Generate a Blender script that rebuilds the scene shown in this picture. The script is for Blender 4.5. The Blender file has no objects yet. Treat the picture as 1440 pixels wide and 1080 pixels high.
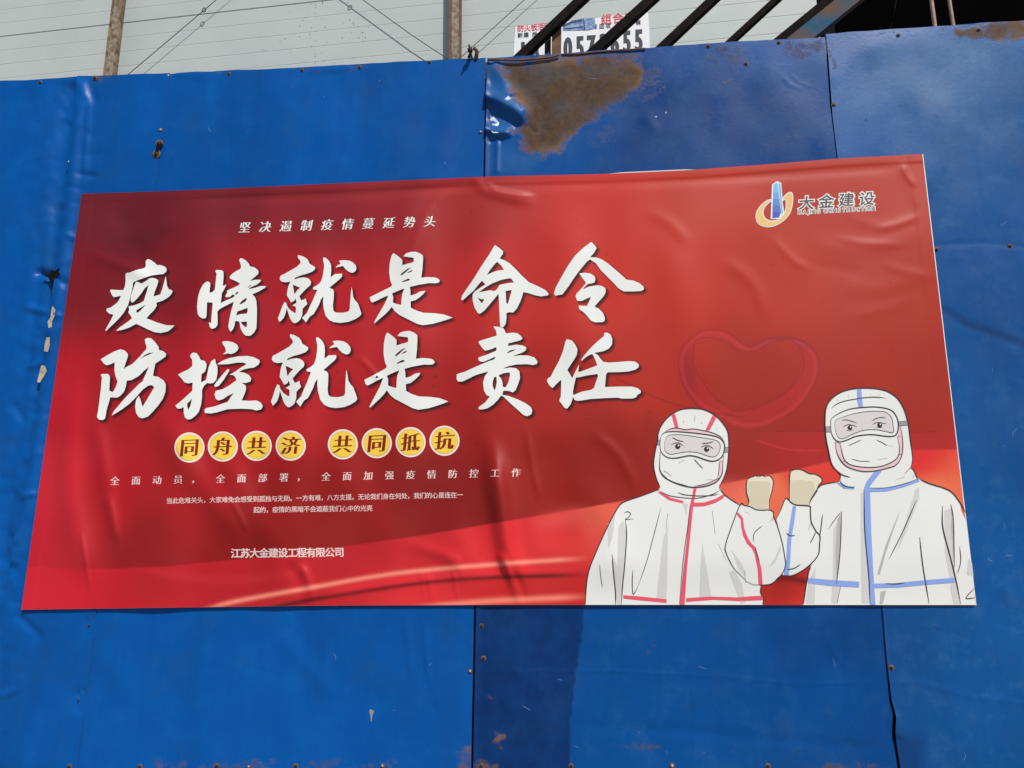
import bpy, math, random
import numpy as np
from mathutils import Vector, Matrix
from mathutils.geometry import delaunay_2d_cdt

# ============================================================ camera, sky, sun, exposure
scn = bpy.context.scene
COL = scn.collection
F = 1081.0
CX, CY = 720.0, 540.0
CAM = np.array([0.0, -2.55, 1.6])
def _n(v):
    v = np.array(v, float); return v / np.linalg.norm(v)
Zc = _n((40, 4340, -1081))
Xc = -_n((-14220, -140, -1081)); Xc = _n(Xc - Zc * Xc.dot(Zc))
Yc = np.cross(Zc, Xc)
RCW = np.array([Xc, Yc, Zc])            # camera -> world

cd = bpy.data.cameras.new('camera')
cam = bpy.data.objects.new('camera', cd); COL.objects.link(cam)
cd.sensor_width = 36.0; cd.lens = F / 1440.0 * 36.0
cd.clip_start = 0.05; cd.clip_end = 2000
M = Matrix(RCW.tolist()).to_4x4(); M.translation = Vector(CAM.tolist())
cam.matrix_world = M
scn.camera = cam

SUN = _n((0.46, -0.80, 1.08))
elev = math.asin(SUN[2]); azim = math.atan2(SUN[0], SUN[1])
w = bpy.data.worlds.new('World'); scn.world = w; w.use_nodes = True
nt = w.node_tree; nt.nodes.clear()
sky = nt.nodes.new('ShaderNodeTexSky'); sky.sky_type = 'NISHITA'; sky.sun_disc = False
sky.sun_elevation = elev; sky.sun_rotation = azim
sky.air_density = 1.0; sky.dust_density = 1.5
bgn = nt.nodes.new('ShaderNodeBackground'); bgn.inputs[1].default_value = 0.075
wo = nt.nodes.new('ShaderNodeOutputWorld')
nt.links.new(sky.outputs[0], bgn.inputs[0]); nt.links.new(bgn.outputs[0], wo.inputs[0])
sl = bpy.data.lights.new('sun', 'SUN'); sl.energy = 4.1; sl.angle = math.radians(0.5); sl.color = (1.0, 0.965, 0.91)
so = bpy.data.objects.new('sun', sl); COL.objects.link(so)
so.rotation_euler = Vector((-SUN).tolist()).to_track_quat('-Z', 'Y').to_euler()
scn.view_settings.view_transform = 'Standard'; scn.view_settings.look = 'None'
scn.view_settings.exposure = 0.0; scn.view_settings.gamma = 1.0
scn.view_settings.use_curve_mapping = False

# ============================================================ helpers
def P2W(px, py, y=0.0):
    px = np.asarray(px, float); py = np.asarray(py, float)
    v = np.stack([px - CX, -(py - CY), -F + 0 * px], -1)
    d = v @ RCW.T
    t = (np.asarray(y, float) - CAM[1]) / d[..., 1]
    return CAM + d * t[..., None]
def W2P(p):
    p = np.asarray(p, float); v = (p - CAM) @ RCW
    return np.stack([CX + F * v[..., 0] / -v[..., 2], CY - F * v[..., 1] / -v[..., 2]], -1)
def lin(c):
    c = np.asarray(c, float) / 255.0
    return np.where(c <= 0.04045, c / 12.92, ((c + 0.055) / 1.055) ** 2.4)
def L4(*c): return tuple(lin(c).tolist()) + (1.0,)
def sm(a, b, x):
    t = np.clip((x - a) / (b - a), 0, 1); return t * t * (3 - 2 * t)

def mat(name, color, rough=0.6, metal=0.0, spec=0.5, noise=None, bump=None, attr=None, coat=0.0):
    """noise=(scale, other colour, amount, detail); bump=(scale, strength, distance)"""
    m = bpy.data.materials.new(name); m.use_nodes = True
    t = m.node_tree; b = t.nodes['Principled BSDF']
    b.inputs['Roughness'].default_value = rough; b.inputs['Metallic'].default_value = metal
    b.inputs['Specular IOR Level'].default_value = spec
    b.inputs['Coat Weight'].default_value = coat
    b.inputs['Base Color'].default_value = color
    geo = t.nodes.new('ShaderNodeNewGeometry')
    src = None
    if attr:
        a = t.nodes.new('ShaderNodeAttribute'); a.attribute_name = attr; src = a.outputs['Color']
        t.links.new(src, b.inputs['Base Color'])
    if noise:
        n = t.nodes.new('ShaderNodeTexNoise'); n.inputs['Scale'].default_value = noise[0]
        n.inputs['Detail'].default_value = noise[3] if len(noise) > 3 else 6
        t.links.new(geo.outputs['Position'], n.inputs['Vector'])
        r = t.nodes.new('ShaderNodeMapRange'); r.inputs[1].default_value = 0.38; r.inputs[2].default_value = 0.66
        r.inputs[3].default_value = 0; r.inputs[4].default_value = noise[2]
        t.links.new(n.outputs['Fac'], r.inputs[0])
        mx = t.nodes.new('ShaderNodeMix'); mx.data_type = 'RGBA'
        if src: t.links.new(src, mx.inputs[6])
        else: mx.inputs[6].default_value = color
        mx.inputs[7].default_value = noise[1]
        t.links.new(r.outputs[0], mx.inputs[0]); t.links.new(mx.outputs[2], b.inputs['Base Color'])
    if bump:
        n2 = t.nodes.new('ShaderNodeTexNoise'); n2.inputs['Scale'].default_value = bump[0]; n2.inputs['Detail'].default_value = 4
        t.links.new(geo.outputs['Position'], n2.inputs['Vector'])
        bp = t.nodes.new('ShaderNodeBump'); bp.inputs['Strength'].default_value = bump[1]; bp.inputs['Distance'].default_value = bump[2]
        t.links.new(n2.outputs['Fac'], bp.inputs['Height']); t.links.new(bp.outputs[0], b.inputs['Normal'])
    return m

def empty(name, loc, label=None, cat=None, group=None):
    o = bpy.data.objects.new(name, None); COL.objects.link(o); o.location = loc
    o.empty_display_size = 0.1
    tag(o, label, cat, group); return o
def tag(o, label=None, cat=None, group=None, kind=None):
    if label: o['label'] = label
    if cat: o['category'] = cat
    if group: o['group'] = group
    if kind: o['kind'] = kind
def mesh(name, V, faces, m=None, parent=None, smooth=False):
    me = bpy.data.meshes.new(name)
    V = np.asarray(V, float)
    if parent is not None:
        V = V - np.array(world_loc(parent))
    me.from_pydata(V.tolist(), [], [tuple(int(i) for i in f) for f in faces])
    if m: me.materials.append(m)
    if smooth: me.polygons.foreach_set('use_smooth', [True] * len(me.polygons))
    me.update()
    o = bpy.data.objects.new(name, me); COL.objects.link(o)
    if parent is not None: o.parent = parent
    return o
def world_loc(o):
    l = Vector(o.location)
    while o.parent: o = o.parent; l = l + Vector(o.location)
    return l
def setcol(o, name, C):
    a = o.data.color_attributes.new(name, 'FLOAT_COLOR', 'POINT')
    C = np.asarray(C, float)
    if C.shape[1] == 3: C = np.c_[C, np.ones(len(C))]
    a.data.foreach_set('color', C.astype(np.float32).ravel())

class MB:
    def __init__(s): s.v = []; s.f = []
    def add(s, V, Fc):
        n = len(s.v); s.v += [tuple(map(float, p)) for p in V]; s.f += [tuple(i + n for i in f) for f in Fc]
    def box(s, a, b):
        (x0, y0, z0), (x1, y1, z1) = a, b
        V = [(x0, y0, z0), (x1, y0, z0), (x1, y1, z0), (x0, y1, z0), (x0, y0, z1), (x1, y0, z1), (x1, y1, z1), (x0, y1, z1)]
        s.add(V, [(0, 3, 2, 1), (4, 5, 6, 7), (0, 1, 5, 4), (1, 2, 6, 5), (2, 3, 7, 6), (3, 0, 4, 7)])
    def prism(s, prof, A, B, up=(0, 0, 1), side=None):
        """sweep 2D profile [(s,t)] from A to B; s along side, t along normal"""
        A = np.array(A, float); B = np.array(B, float); d = _n(B - A)
        sd = _n(np.cross(d, up)) if side is None else _n(np.array(side) - d * np.dot(side, d))
        nn = np.cross(sd, d)
        n = len(prof)
        V = [A + sd * p[0] + nn * p[1] for p in prof] + [B + sd * p[0] + nn * p[1] for p in prof]
        s.add(V, [(i, (i + 1) % n, n + (i + 1) % n, n + i) for i in range(n)] + [tuple(range(n))[::-1], tuple(range(n, 2 * n))])
    def tube(s, pts, r, k=8):
        pts = [np.array(p, float) for p in pts]; n0 = len(s.v); rings = len(pts)
        V = []
        for i, p in enumerate(pts):
            d = _n(pts[min(i + 1, rings - 1)] - pts[max(i - 1, 0)])
            a = _n(np.cross(d, (0.13, 0.97, 0.2))); b = np.cross(d, a)
            for j in range(k):
                t = 2 * math.pi * j / k; V.append(p + a * r * math.cos(t) + b * r * math.sin(t))
        Fc = [(i * k + j, i * k + (j + 1) % k, (i + 1) * k + (j + 1) % k, (i + 1) * k + j) for i in range(rings - 1) for j in range(k)]
        Fc += [tuple(range(k))[::-1], tuple((rings - 1) * k + j for j in range(k))]
        s.add(V, Fc)
    def build(s, name, m, parent=None, smooth=False): return mesh(name, s.v, s.f, m, parent, smooth)

def catmull(P, n=5, closed=False):
    P = np.asarray(P, float)
    if len(P) < 3: return P
    if closed: Q = np.vstack([P[-1:], P, P[:2]])
    else: Q = np.vstack([2 * P[0] - P[1], P, 2 * P[-1] - P[-2]])
    out = []
    for i in range(1, len(Q) - 2):
        p0, p1, p2, p3 = Q[i - 1:i + 3]
        for t in np.arange(n) / n:
            out.append(0.5 * (2 * p1 + (p2 - p0) * t + (2 * p0 - 5 * p1 + 4 * p2 - p3) * t * t + (3 * p1 - p0 - 3 * p2 + p3) * t ** 3))
    if not closed: out.append(P[-1])
    return np.array(out)
def poly_dist(x, y, pts):
    """distance to a polyline, signed side (+ = right of travel), and parameter 0..1"""
    pts = np.asarray(pts, float)
    best = np.full(x.shape, 1e9); sd = np.zeros(x.shape); tt = np.zeros(x.shape)
    L = np.r_[0, np.cumsum(np.hypot(*(pts[1:] - pts[:-1]).T))]
    for i in range(len(pts) - 1):
        a, b = pts[i], pts[i + 1]; d = b - a; l2 = d @ d
        t = np.clip(((x - a[0]) * d[0] + (y - a[1]) * d[1]) / l2, 0, 1)
        dx = x - a[0] - t * d[0]; dy = y - a[1] - t * d[1]; r = np.hypot(dx, dy)
        c = np.sign(d[0] * dy - d[1] * dx)
        m = r < best
        best = np.where(m, r, best); sd = np.where(m, c * r, sd); tt = np.where(m, (L[i] + t * (L[i + 1] - L[i])) / L[-1], tt)
    return best, sd, tt
def inside(x, y, loops, nonzero=False):
    wn = np.zeros(x.shape, int)
    for lp in loops:
        lp = np.asarray(lp, float); a = lp; b = np.roll(lp, -1, 0)
        for (ax, ay), (bx, by) in zip(a, b):
            if ay == by: continue
            up = (ay <= y) & (by > y); dn = (by <= y) & (ay > y)
            if not (up.any() or dn.any()): continue
            cr = (bx - ax) * (y - ay) - (x - ax) * (by - ay)
            wn += (up & (cr > 0)).astype(int) - (dn & (cr < 0)).astype(int)
    return (wn != 0) if nonzero else (wn % 2 != 0)

rs = np.random.RandomState(7)
def sines(n, wl0, wl1, ang0=0, ang1=math.pi, seed=1):
    r = np.random.RandomState(seed); wl = np.exp(r.uniform(math.log(wl0), math.log(wl1), n)); an = r.uniform(ang0, ang1, n)
    ph = r.uniform(0, 6.283, n); k = 2 * math.pi / wl
    def f(x, y):
        s = 0
        for i in range(n): s = s + np.sin(k[i] * (x * math.cos(an[i]) + y * math.sin(an[i])) + ph[i]) * (wl[i] / wl1)
        return s / n
    return f

# ------------------------------------------------ conforming flat print (thin sheets that follow the banner)
def cdt_sheet(loops, nonzero=False, step=5.0):
    """loops in photo-plane units -> points, triangles"""
    loops = [np.asarray(l, float) for l in loops if len(l) > 2]
    if step:
        dl = []
        for l in loops:
            q = []
            for a, b in zip(l, np.roll(l, -1, 0)):
                k = max(1, int(math.ceil(np.hypot(*(b - a)) / (step * 1.2)))); q += [a + (b - a) * t / k for t in range(k)]
            dl.append(np.array(q))
        loops = dl
    V = []; E = []
    for l in loops:
        n0 = len(V); V += [tuple(p) for p in l]; k = len(l); E += [(n0 + i, n0 + (i + 1) % k) for i in range(k)]
    A = np.vstack(loops); x0, y0 = A.min(0); x1, y1 = A.max(0)
    if step:
        gx = np.arange(x0 + step * .37, x1, step); gy = np.arange(y0 + step * .41, y1, step)
        if len(gx) and len(gy):
            X, Y = np.meshgrid(gx, gy); X = X + (np.arange(len(gy)) % 2)[:, None] * step / 2
            X = X.ravel(); Y = Y.ravel(); ins = inside(X, Y, loops, nonzero)
            if ins.any():
                X, Y = X[ins], Y[ins]; d = np.full(X.shape, 1e9)
                for l in loops:
                    for a in l: d = np.minimum(d, np.hypot(X - a[0], Y - a[1]))
                k = d > step * .45; V += list(zip(X[k].tolist(), Y[k].tolist()))
    r = delaunay_2d_cdt([Vector((float(p[0]), float(p[1]))) for p in V], E, [], 0, 1e-4)
    P = np.array([tuple(v) for v in r[0]]); T = np.array([t for t in r[2] if len(t) == 3])
    c = P[T].mean(1); k = inside(c[:, 0], c[:, 1], loops, nonzero)
    ar = (P[T[:, 1], 0] - P[T[:, 0], 0]) * (P[T[:, 2], 1] - P[T[:, 0], 1]) - (P[T[:, 2], 0] - P[T[:, 0], 0]) * (P[T[:, 1], 1] - P[T[:, 0], 1])
    T = T[k]; ar = ar[k]; T[ar > 0] = T[ar > 0][:, ::-1]     # face the viewer (photo y runs down)
    u, inv = np.unique(T, return_inverse=True)
    return P[u], inv.reshape(T.shape)

def crease(x, y, pts, width, amp, ends=0.15, prof='g'):
    d, s, t = poly_dist(x, y, pts)
    e = sm(0, ends, t) * sm(0, ends, 1 - t) if ends > 0 else 1.0
    if prof == 'g': return amp * e * np.exp(-(d / width) ** 2)
    if prof == 's': return amp * e * (s / width) * np.exp(-(s / width) ** 2)
    if prof == 'a': return amp * (1 - sm(.75, 1, t)) * np.where(s < 0, np.exp(-(s / width) ** 2), np.exp(-(s / (width * .22)) ** 2))   # overhanging flap
    if prof == 'r': return amp * e * np.exp(-np.sqrt((d / width) ** 2 + 0.05))   # sharper ridge

nb1 = sines(10, 200, 520, 0.0, 1.1, 3); nb2 = sines(14, 70, 170, -0.2, 1.0, 5); nb3 = sines(10, 90, 260, 0, math.pi, 9)
B_TOP = np.array([(60, 275), (115, 272.5), (240, 268.5), (480, 257.5), (680, 248.5), (850, 244.5), (970, 239), (1080, 231), (1177, 223), (1297, 216.5), (1350, 213)])
B_BOT = np.array([(-20, 858), (30, 857.3), (250, 854.3), (440, 851.6), (700, 850.6), (850, 850.5), (1372, 851), (1420, 851)])
def b_left(y): return 115 - .1453 * (y - 272)
def b_right(y): return 1297 + .1183 * (y - 217)
CR = [  # pts, width, amp(m), ends, profile
    ([(690, 600), (706, 723), (714, 777), (729, 812), (738, 855)], 15, .0110, .35, 'g'),
    ([(640, 560), (672, 720), (690, 780), (712, 852)], 26, -.0070, .3, 'g'),
    ([(752, 600), (775, 700), (790, 790)], 30, -.0045, .3, 'g'),
    ([(420, 790), (434, 820), (442, 860)], 7, .0042, .25, 'g'),
    ([(404, 786), (420, 820), (430, 860)], 9, -.0026, .25, 'g'),
    ([(215, 560), (262, 650), (330, 740), (350, 800)], 22, .0060, .3, 'g'),
    ([(300, 620), (345, 700), (400, 790)], 20, .0045, .3, 'g'),
    ([(115, 470), (95, 620), (105, 740), (140, 850)], 20, .0060, .3, 'g'),
    ([(130, 560), (150, 680), (170, 790)], 13, .0042, .3, 'g'),
    ([(460, 640), (520, 720), (540, 800)], 30, .0035, .3, 'g'),
    ([(560, 760), (640, 790), (650, 850)], 10, .0025, .3, 'g'),
    ([(600, 800), (610, 855)], 6, .0025, .3, 'g'),
    ([(240, 282), (480, 274), (660, 262), (720, 262)], 7, -.0035, .2, 'g'),
    ([(660, 240), (684, 268), (760, 285)], 8, .0035, .3, 'g'),
    ([(720, 262), (960, 254), (1280, 234)], 7, -.0010, .1, 'g'),
    ([(1040, 290), (1085, 340), (1140, 420)], 16, .0050, .35, 'g'),
    ([(1120, 330), (1200, 350), (1310, 322)], 9, .0040, .3, 'g'),
    ([(1180, 300), (1240, 318), (1300, 300)], 6, .0030, .3, 'g'),
    ([(1170, 400), (1240, 405), (1318, 380)], 10, .0040, .3, 'g'),
    ([(1130, 370), (1220, 385)], 7, -.0030, .3, 'g'),
    ([(1255, 225), (1275, 250), (1290, 300)], 6, .0035, .3, 'g'),
    ([(1210, 310), (1185, 420), (1200, 560)], 24, .0040, .3, 'g'),
    ([(1285, 380), (1300, 520), (1310, 640)], 10, .0030, .3, 'g'),
    ([(930, 300), (960, 420), (1000, 600)], 34, .0045, .3, 'g'),
    ([(820, 280), (800, 380), (840, 560)], 34, .0045, .3, 'g'),
    ([(590, 260), (560, 330), (500, 380)], 22, .0035, .3, 'g'),
    ([(150, 300), (180, 330), (260, 300)], 15, .0035, .3, 'g'),
    ([(150, 270), (200, 360), (290, 380)], 16, -.0030, .3, 'g'),
    ([(110, 360), (150, 365), (230, 400)], 9, .0030, .3, 'g'),
    ([(820, 660), (860, 760), (850, 850)], 22, .0025, .3, 'g'),
    ([(1060, 650), (1110, 760), (1090, 850)], 26, .0030, .3, 'g'),
    ([(1290, 690), (1330, 800)], 22, .0035, .3, 'g'),
    ([(682, 250), (698, 268), (760, 277)], 4, .0016, .3, 'g'), ([(1222, 324), (1262, 316), (1300, 300)], 4, .0040, .3, 'g'), ([(1160, 330), (1215, 342), (1292, 345)], 4.5, .0040, .35, 'g'),
    ([(1236, 372), (1280, 383), (1322, 392)], 5, .0034, .3, 'g'), ([(1175, 446), (1240, 436), (1300, 412)], 7, .0030, .35, 'g'), ([(1268, 226), (1275, 245), (1290, 266)], 3.5, .0060, .3, 'g'),
    ([(1082, 328), (1118, 368), (1152, 382)], 5, .0060, .35, 'g'), ([(900, 296), (940, 312), (975, 350)], 9, .0010, .35, 'g'), ([(495, 500), (515, 512), (540, 545)], 5, .0012, .35, 'g'),
    ([(592, 800), (598, 852)], 3.5, .0014, .3, 'g'), ([(636, 796), (645, 853)], 3.5, .0016, .3, 'g'), ([(700, 772), (717, 810), (731, 853)], 6.5, .0050, .25, 'g'), ([(722, 800), (742, 853)], 5, -.0028, .25, 'g'),
    ([(318, 698), (332, 716), (350, 752)], 5, .0013, .3, 'g'), ([(150, 690), (156, 720), (165, 768)], 6, .0020, .3, 'g'), ([(112, 740), (122, 800), (130, 852)], 4, .0014, .3, 'g'),
    ([(560, 400), (600, 300), (640, 262)], 7, .0016, .3, 'g'), ([(820, 600), (870, 640), (900, 700)], 8, .0014, .35, 'g'), ([(740, 596), (748, 650), (762, 712)], 6, .0022, .3, 'g'),
    ([(1010, 360), (1060, 400), (1080, 460)], 10, .0016, .3, 'g'),
]
CR = [(catmull(c[0], 4),) + c[1:] for c in CR]
BASE = 0.016
def Hban(x, y):
    x = np.asarray(x, float); y = np.asarray(y, float)
    h = .0130 * nb1(x, y) * 2.2 + .0150 * nb2(x * 1.05, y * .6) * 2 * (.16 + .84 * sm(1000, 450, x)) + .0065 * nb3(x, y) * (.4 + .6 * sm(1100, 600, x))
    top = np.interp(x, B_TOP[:, 0], B_TOP[:, 1])
    h = h * (.45 + .55 * sm(0, 120, y - top))
    for c in CR:
        k = .32 if c[0][0][0] > 1030 else (2.5 if c[0][0][1] > 440 else 1.7)
        h = h + crease(x, y, c[0], c[1] * (1.35 if k < 1 else 1.0), c[2] * k, c[3], c[4])
    bot = np.interp(x, B_BOT[:, 0], B_BOT[:, 1]); h = h * (.30 + .70 * sm(0, 70, bot - y))
    # welded hems
    h = h + .0013 * (1 - sm(13, 20, x - b_left(y))) + .0012 * (1 - sm(14, 24, b_right(y) - x)) * (1 - sm(660, 700, y)) + .0013 * (1 - sm(9, 13.5, y - top))
    q = (h + BASE * (.55 + .45 * sm(0, 70, bot - y)) - .006) / .004; return .006 + .004 * np.where(q > 20, q, np.log1p(np.exp(np.minimum(q, 20))))
def onban(P, off):
    return P2W(P[:, 0], P[:, 1], -(Hban(P[:, 0], P[:, 1]) + off))
def print_mesh(name, P, T, m, parent, off):
    """thin printed layer on the vinyl, shaded with the vinyl's own surface normals"""
    o = mesh(name, onban(P, off), T, m, parent, smooth=True)
    a = onban(P + np.array([.6, 0]), off) - onban(P - np.array([.6, 0]), off); b = onban(P + np.array([0, .6]), off) - onban(P - np.array([0, .6]), off)
    n = np.cross(a, b); n = n / np.linalg.norm(n, axis=1)[:, None]; n[n[:, 1] > 0] *= -1
    o.data.normals_split_custom_set_from_vertices(n.tolist()); return o
def sheet(name, loops, m, parent, off, nonzero=False, step=5.0):
    P, T = cdt_sheet(loops, nonzero, step)
    return print_mesh(name, P, T, m, parent, off + .0003)

def ribbon(pts, w, taper=(0.35, 0.35), n=6):
    Q = catmull(pts, n); d = np.gradient(Q, axis=0); d = d / (np.linalg.norm(d, axis=1)[:, None] + 1e-9)
    nn = np.c_[-d[:, 1], d[:, 0]]; t = np.linspace(0, 1, len(Q))
    ww = w / 2 * (taper[0] + (1 - taper[0]) * sm(0, .2, t)) * (taper[1] + (1 - taper[1]) * sm(0, .2, 1 - t))
    return np.vstack([Q + nn * ww[:, None], (Q - nn * ww[:, None])[::-1]])
def X(o, s, pts): return np.asarray(pts, float) / s + np.asarray(o, float)
def ellipse(cx, cy, rx, ry, n=28):
    t = np.arange(n) * 2 * math.pi / n; return np.c_[cx + rx * np.cos(t), cy + ry * np.sin(t)]

# ------------------------------------------------ glyph outlines from the built-in font
_gc = {}
def glyph(ch):
    if ch in _gc: return _gc[ch]
    c = bpy.data.curves.new('tmp', 'FONT'); c.body = ch; c.size = 1.0; c.resolution_u = 3
    o = bpy.data.objects.new('tmp', c); COL.objects.link(o)
    dg = bpy.context.evaluated_depsgraph_get()
    cu = o.evaluated_get(dg).to_curve(dg)
    out = []
    for sp in cu.splines:
        if sp.type != 'BEZIER':
            out.append(np.array([tuple(p.co)[:2] for p in sp.points])); continue
        bp = sp.bezier_points; n = len(bp); pts = []
        for i in range(n):
            a, b = bp[i], bp[(i + 1) % n]
            p0, p1, p2, p3 = [np.array(tuple(q)[:2]) for q in (a.co, a.handle_right, b.co, b.handle_left)]
            p2, p3 = p3, p2
            ch_ = np.linalg.norm(p3 - p0); bend = abs(np.cross(p3 - p0, p1 - p0)) + abs(np.cross(p3 - p0, p2 - p0))
            k = 1 if bend < 2e-3 * max(ch_, 1e-4) else 3
            for t in np.arange(k) / k:
                pts.append((1 - t) ** 3 * p0 + 3 * (1 - t) ** 2 * t * p1 + 3 * (1 - t) * t * t * p2 + t ** 3 * p3)
        out.append(np.array(pts))
    o.evaluated_get(dg).to_curve_clear(); bpy.data.objects.remove(o)
    # drop doubles
    res = []
    for l in out:
        if len(l) < 3: continue
        k = np.linalg.norm(l - np.roll(l, 1, 0), axis=1) > 1e-4; l = l[k]
        if len(l) > 2: res.append(l)
    _gc[ch] = res; return res
def thicken(loops, dx, dy):
    out = []
    for l in loops:
        a = l - np.roll(l, 1, 0); b = np.roll(l, -1, 0) - l
        a = a / np.linalg.norm(a, axis=1)[:, None]; b = b / np.linalg.norm(b, axis=1)[:, None]
        na = np.c_[a[:, 1], -a[:, 0]]; nb = np.c_[b[:, 1], -b[:, 0]]
        s = na + nb; q = (s * s).sum(1) / 2; s = s / np.maximum(q, .7)[:, None]
        out.append(l + s * np.array([dx, dy]))
    return out
def area(l): return 0.5 * np.sum(l[:, 0] * np.roll(l[:, 1], -1) - np.roll(l[:, 0], -1) * l[:, 1])
def place(ch, cx, cy, size, slope=0.0, shear=0.0, dx=0.0, dy=0.0, wx=1.0, center=None):
    """glyph loops in photo units, centred at (cx, cy); slope: dy/dx of the line; shear: lean"""
    L = glyph(ch)
    if not L: return []
    big = max(L, key=lambda l: abs(area(l)))
    sgn = 1.0 if area(big) > 0 else -1.0
    L = thicken(L, dx * sgn, dy * sgn) if (dx or dy) else L
    A = np.vstack(L)
    if center is None: c = (0.5, 0.38) if ord(ch) > 0x2000 else ((A[:, 0].min() + A[:, 0].max()) / 2, 0.36)
    else: c = center
    out = []
    for l in L:
        u = (l[:, 0] - c[0]) * size * wx; v = (l[:, 1] - c[1]) * size
        u = u + v * shear
        out.append(np.c_[cx + u, cy - v + u * slope])
    return out

# ============================================================ ground and far surroundings
m_ground = mat('ground_concrete', (.30, .285, .26, 1), .9, noise=(1.3, (.2, .185, .16, 1), .8), bump=(30, .4, .01))
g = mesh('ground', [(-600, -600, 0), (600, -600, 0), (600, 600, 0), (-600, 600, 0)], [(0, 1, 2, 3)], m_ground); tag(g, kind='structure')

# ============================================================ the blue hoarding fence
def paint_mat(name, base, dark, pale, seed, rough=.36, spec=.3):
    m = bpy.data.materials.new(name); m.use_nodes = True; t = m.node_tree; b = t.nodes['Principled BSDF']; N = t.nodes.new; K = t.links.new
    geo = N('ShaderNodeNewGeometry'); at = N('ShaderNodeAttribute'); at.attribute_name = 'wear_and_sheen'
    sep = N('ShaderNodeSeparateColor'); K(at.outputs['Color'], sep.inputs[0])
    def noise(sc, det=6, rgh=.6, off=0, stretch=None):
        mp = N('ShaderNodeMapping'); mp.inputs['Location'].default_value = (seed * 3.1 + off, off, seed)
        if stretch: mp.inputs['Scale'].default_value = stretch
        K(geo.outputs['Position'], mp.inputs[0]); n = N('ShaderNodeTexNoise'); n.inputs['Scale'].default_value = sc
        n.inputs['Detail'].default_value = det; n.inputs['Roughness'].default_value = rgh; K(mp.outputs[0], n.inputs['Vector']); return n.outputs['Fac']
    def rng(src, a, b2, c=0., d=1.):
        r = N('ShaderNodeMapRange'); K(src, r.inputs[0])
        for i, v in enumerate((a, b2, c, d)): r.inputs[i + 1].default_value = v
        return r.outputs[0]
    def mathn(op, a, b2):
        q = N('ShaderNodeMath'); q.operation = op; q.use_clamp = op != 'MULTIPLY_ADD'
        for i, v in enumerate((a, b2)):
            if isinstance(v, float): q.inputs[i].default_value = v
            else: K(v, q.inputs[i])
        q.use_clamp = False
        return q.outputs[0]
    def mix(f, a, b2):
        q = N('ShaderNodeMix'); q.data_type = 'RGBA'
        if isinstance(f, float): q.inputs[0].default_value = f
        else: K(f, q.inputs[0])
        for i, v in ((6, a), (7, b2)):
            if isinstance(v, tuple): q.inputs[i].default_value = v
            else: K(v, q.inputs[i])
        return q.outputs[2]
    var = rng(noise(2.2, 5), .3, .7)
    c = mix(rng(var, 0, 1, 0, .42), base, tuple(x * .62 for x in base[:3]) + (1,))
    c = mix(rng(noise(9, 8, .7, 4), .5, .8, 0, .45), c, pale)                       # chalky fading
    c = mix(mathn('MULTIPLY', rng(noise(3.2, 4, .6, 9, (1, 1, .25)), .45, .75), .35), c, dark)   # rain streaks
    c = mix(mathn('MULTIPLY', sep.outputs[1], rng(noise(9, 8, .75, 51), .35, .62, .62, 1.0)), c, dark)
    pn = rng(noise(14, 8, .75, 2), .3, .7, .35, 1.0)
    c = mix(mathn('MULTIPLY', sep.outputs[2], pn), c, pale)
    # grime film with olive tint
    grime = mathn('MULTIPLY', rng(noise(5, 9, .7, 7), .52, .74), .32)
    c = mix(grime, c, (.018, .068, .15, 1))
    c = mix(mathn('MULTIPLY', rng(noise(3.5, 9, .8, 17, (14, 14, .5)), .50, .74), .22), c, tuple(x * .5 for x in base[:3]) + (1,))
    c = mix(mathn('MULTIPLY', rng(noise(5, 9, .8, 19, (9, 9, .35)), .60, .74), .20), c, pale)
    c = mix(mathn('MULTIPLY', rng(noise(140, 5, .8, 23), .56, .8), .35), c, tuple(x * .35 for x in base[:3]) + (1,))
    # rust: mask broken up by noise
    rn = noise(26, 10, .75, 1); rm = mathn('ADD', sep.outputs[0], mathn('MULTIPLY', rng(sep.outputs[0], .02, .22), mathn('ADD', rng(rn, .25, .75, -.42, .42), rng(noise(7, 8, .75, 31), .3, .7, -.2, .2))))
    rmask = rng(rm, .36, .80)
    rc = mix(rng(noise(30, 10, .85, 3), .40, .64), (.105, .058, .032, 1), (.045, .032, .028, 1))
    rc = mix(rng(noise(42, 9, .85, 5), .56, .74, 0, .8), rc, (.21, .085, .028, 1))
    rc = mix(rng(noise(6, 8, .75, 6), .46, .66, 0, .7), rc, (.075, .085, .105, 1))
    edge = mathn('MULTIPLY', rng(sep.outputs[0], .25, .5), rng(sep.outputs[0], .99, .62))
    rc = mix(mathn('MULTIPLY', edge, rng(noise(5, 3, .5, 41), .4, .6, .1, .6)), rc, (.27, .15, .06, 1))
    c = mix(rmask, c, rc)
    # tiny chips
    vor = N('ShaderNodeTexVoronoi'); vor.inputs['Scale'].default_value = 17; K(geo.outputs['Position'], vor.inputs['Vector'])
    chip = mathn('MULTIPLY', rng(vor.outputs['Distance'], .075, .04), rng(noise(6, 3, .5, 8), .64, .67))
    c = mix(mathn('MULTIPLY', chip, .8), c, (.45, .47, .48, 1))
    K(c, b.inputs['Base Color'])
    ro = mathn('ADD', rng(noise(7, 6, .6, 11), .3, .7, rough - .06, rough + .12), mathn('ADD', mathn('MULTIPLY', rmask, .5), mathn('MULTIPLY', rng(noise(11, 7, .75, 61), .55, .7), .12))); K(ro, b.inputs['Roughness'])
    b.inputs['Specular IOR Level'].default_value = spec
    hn = mathn('ADD', mathn('MULTIPLY', noise(60, 5, .7, 12), .25), mathn('MULTIPLY', mathn('MULTIPLY', rn, rmask), .75))
    bp = N('ShaderNodeBump'); bp.inputs['Strength'].default_value = .40; bp.inputs['Distance'].default_value = .004
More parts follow.
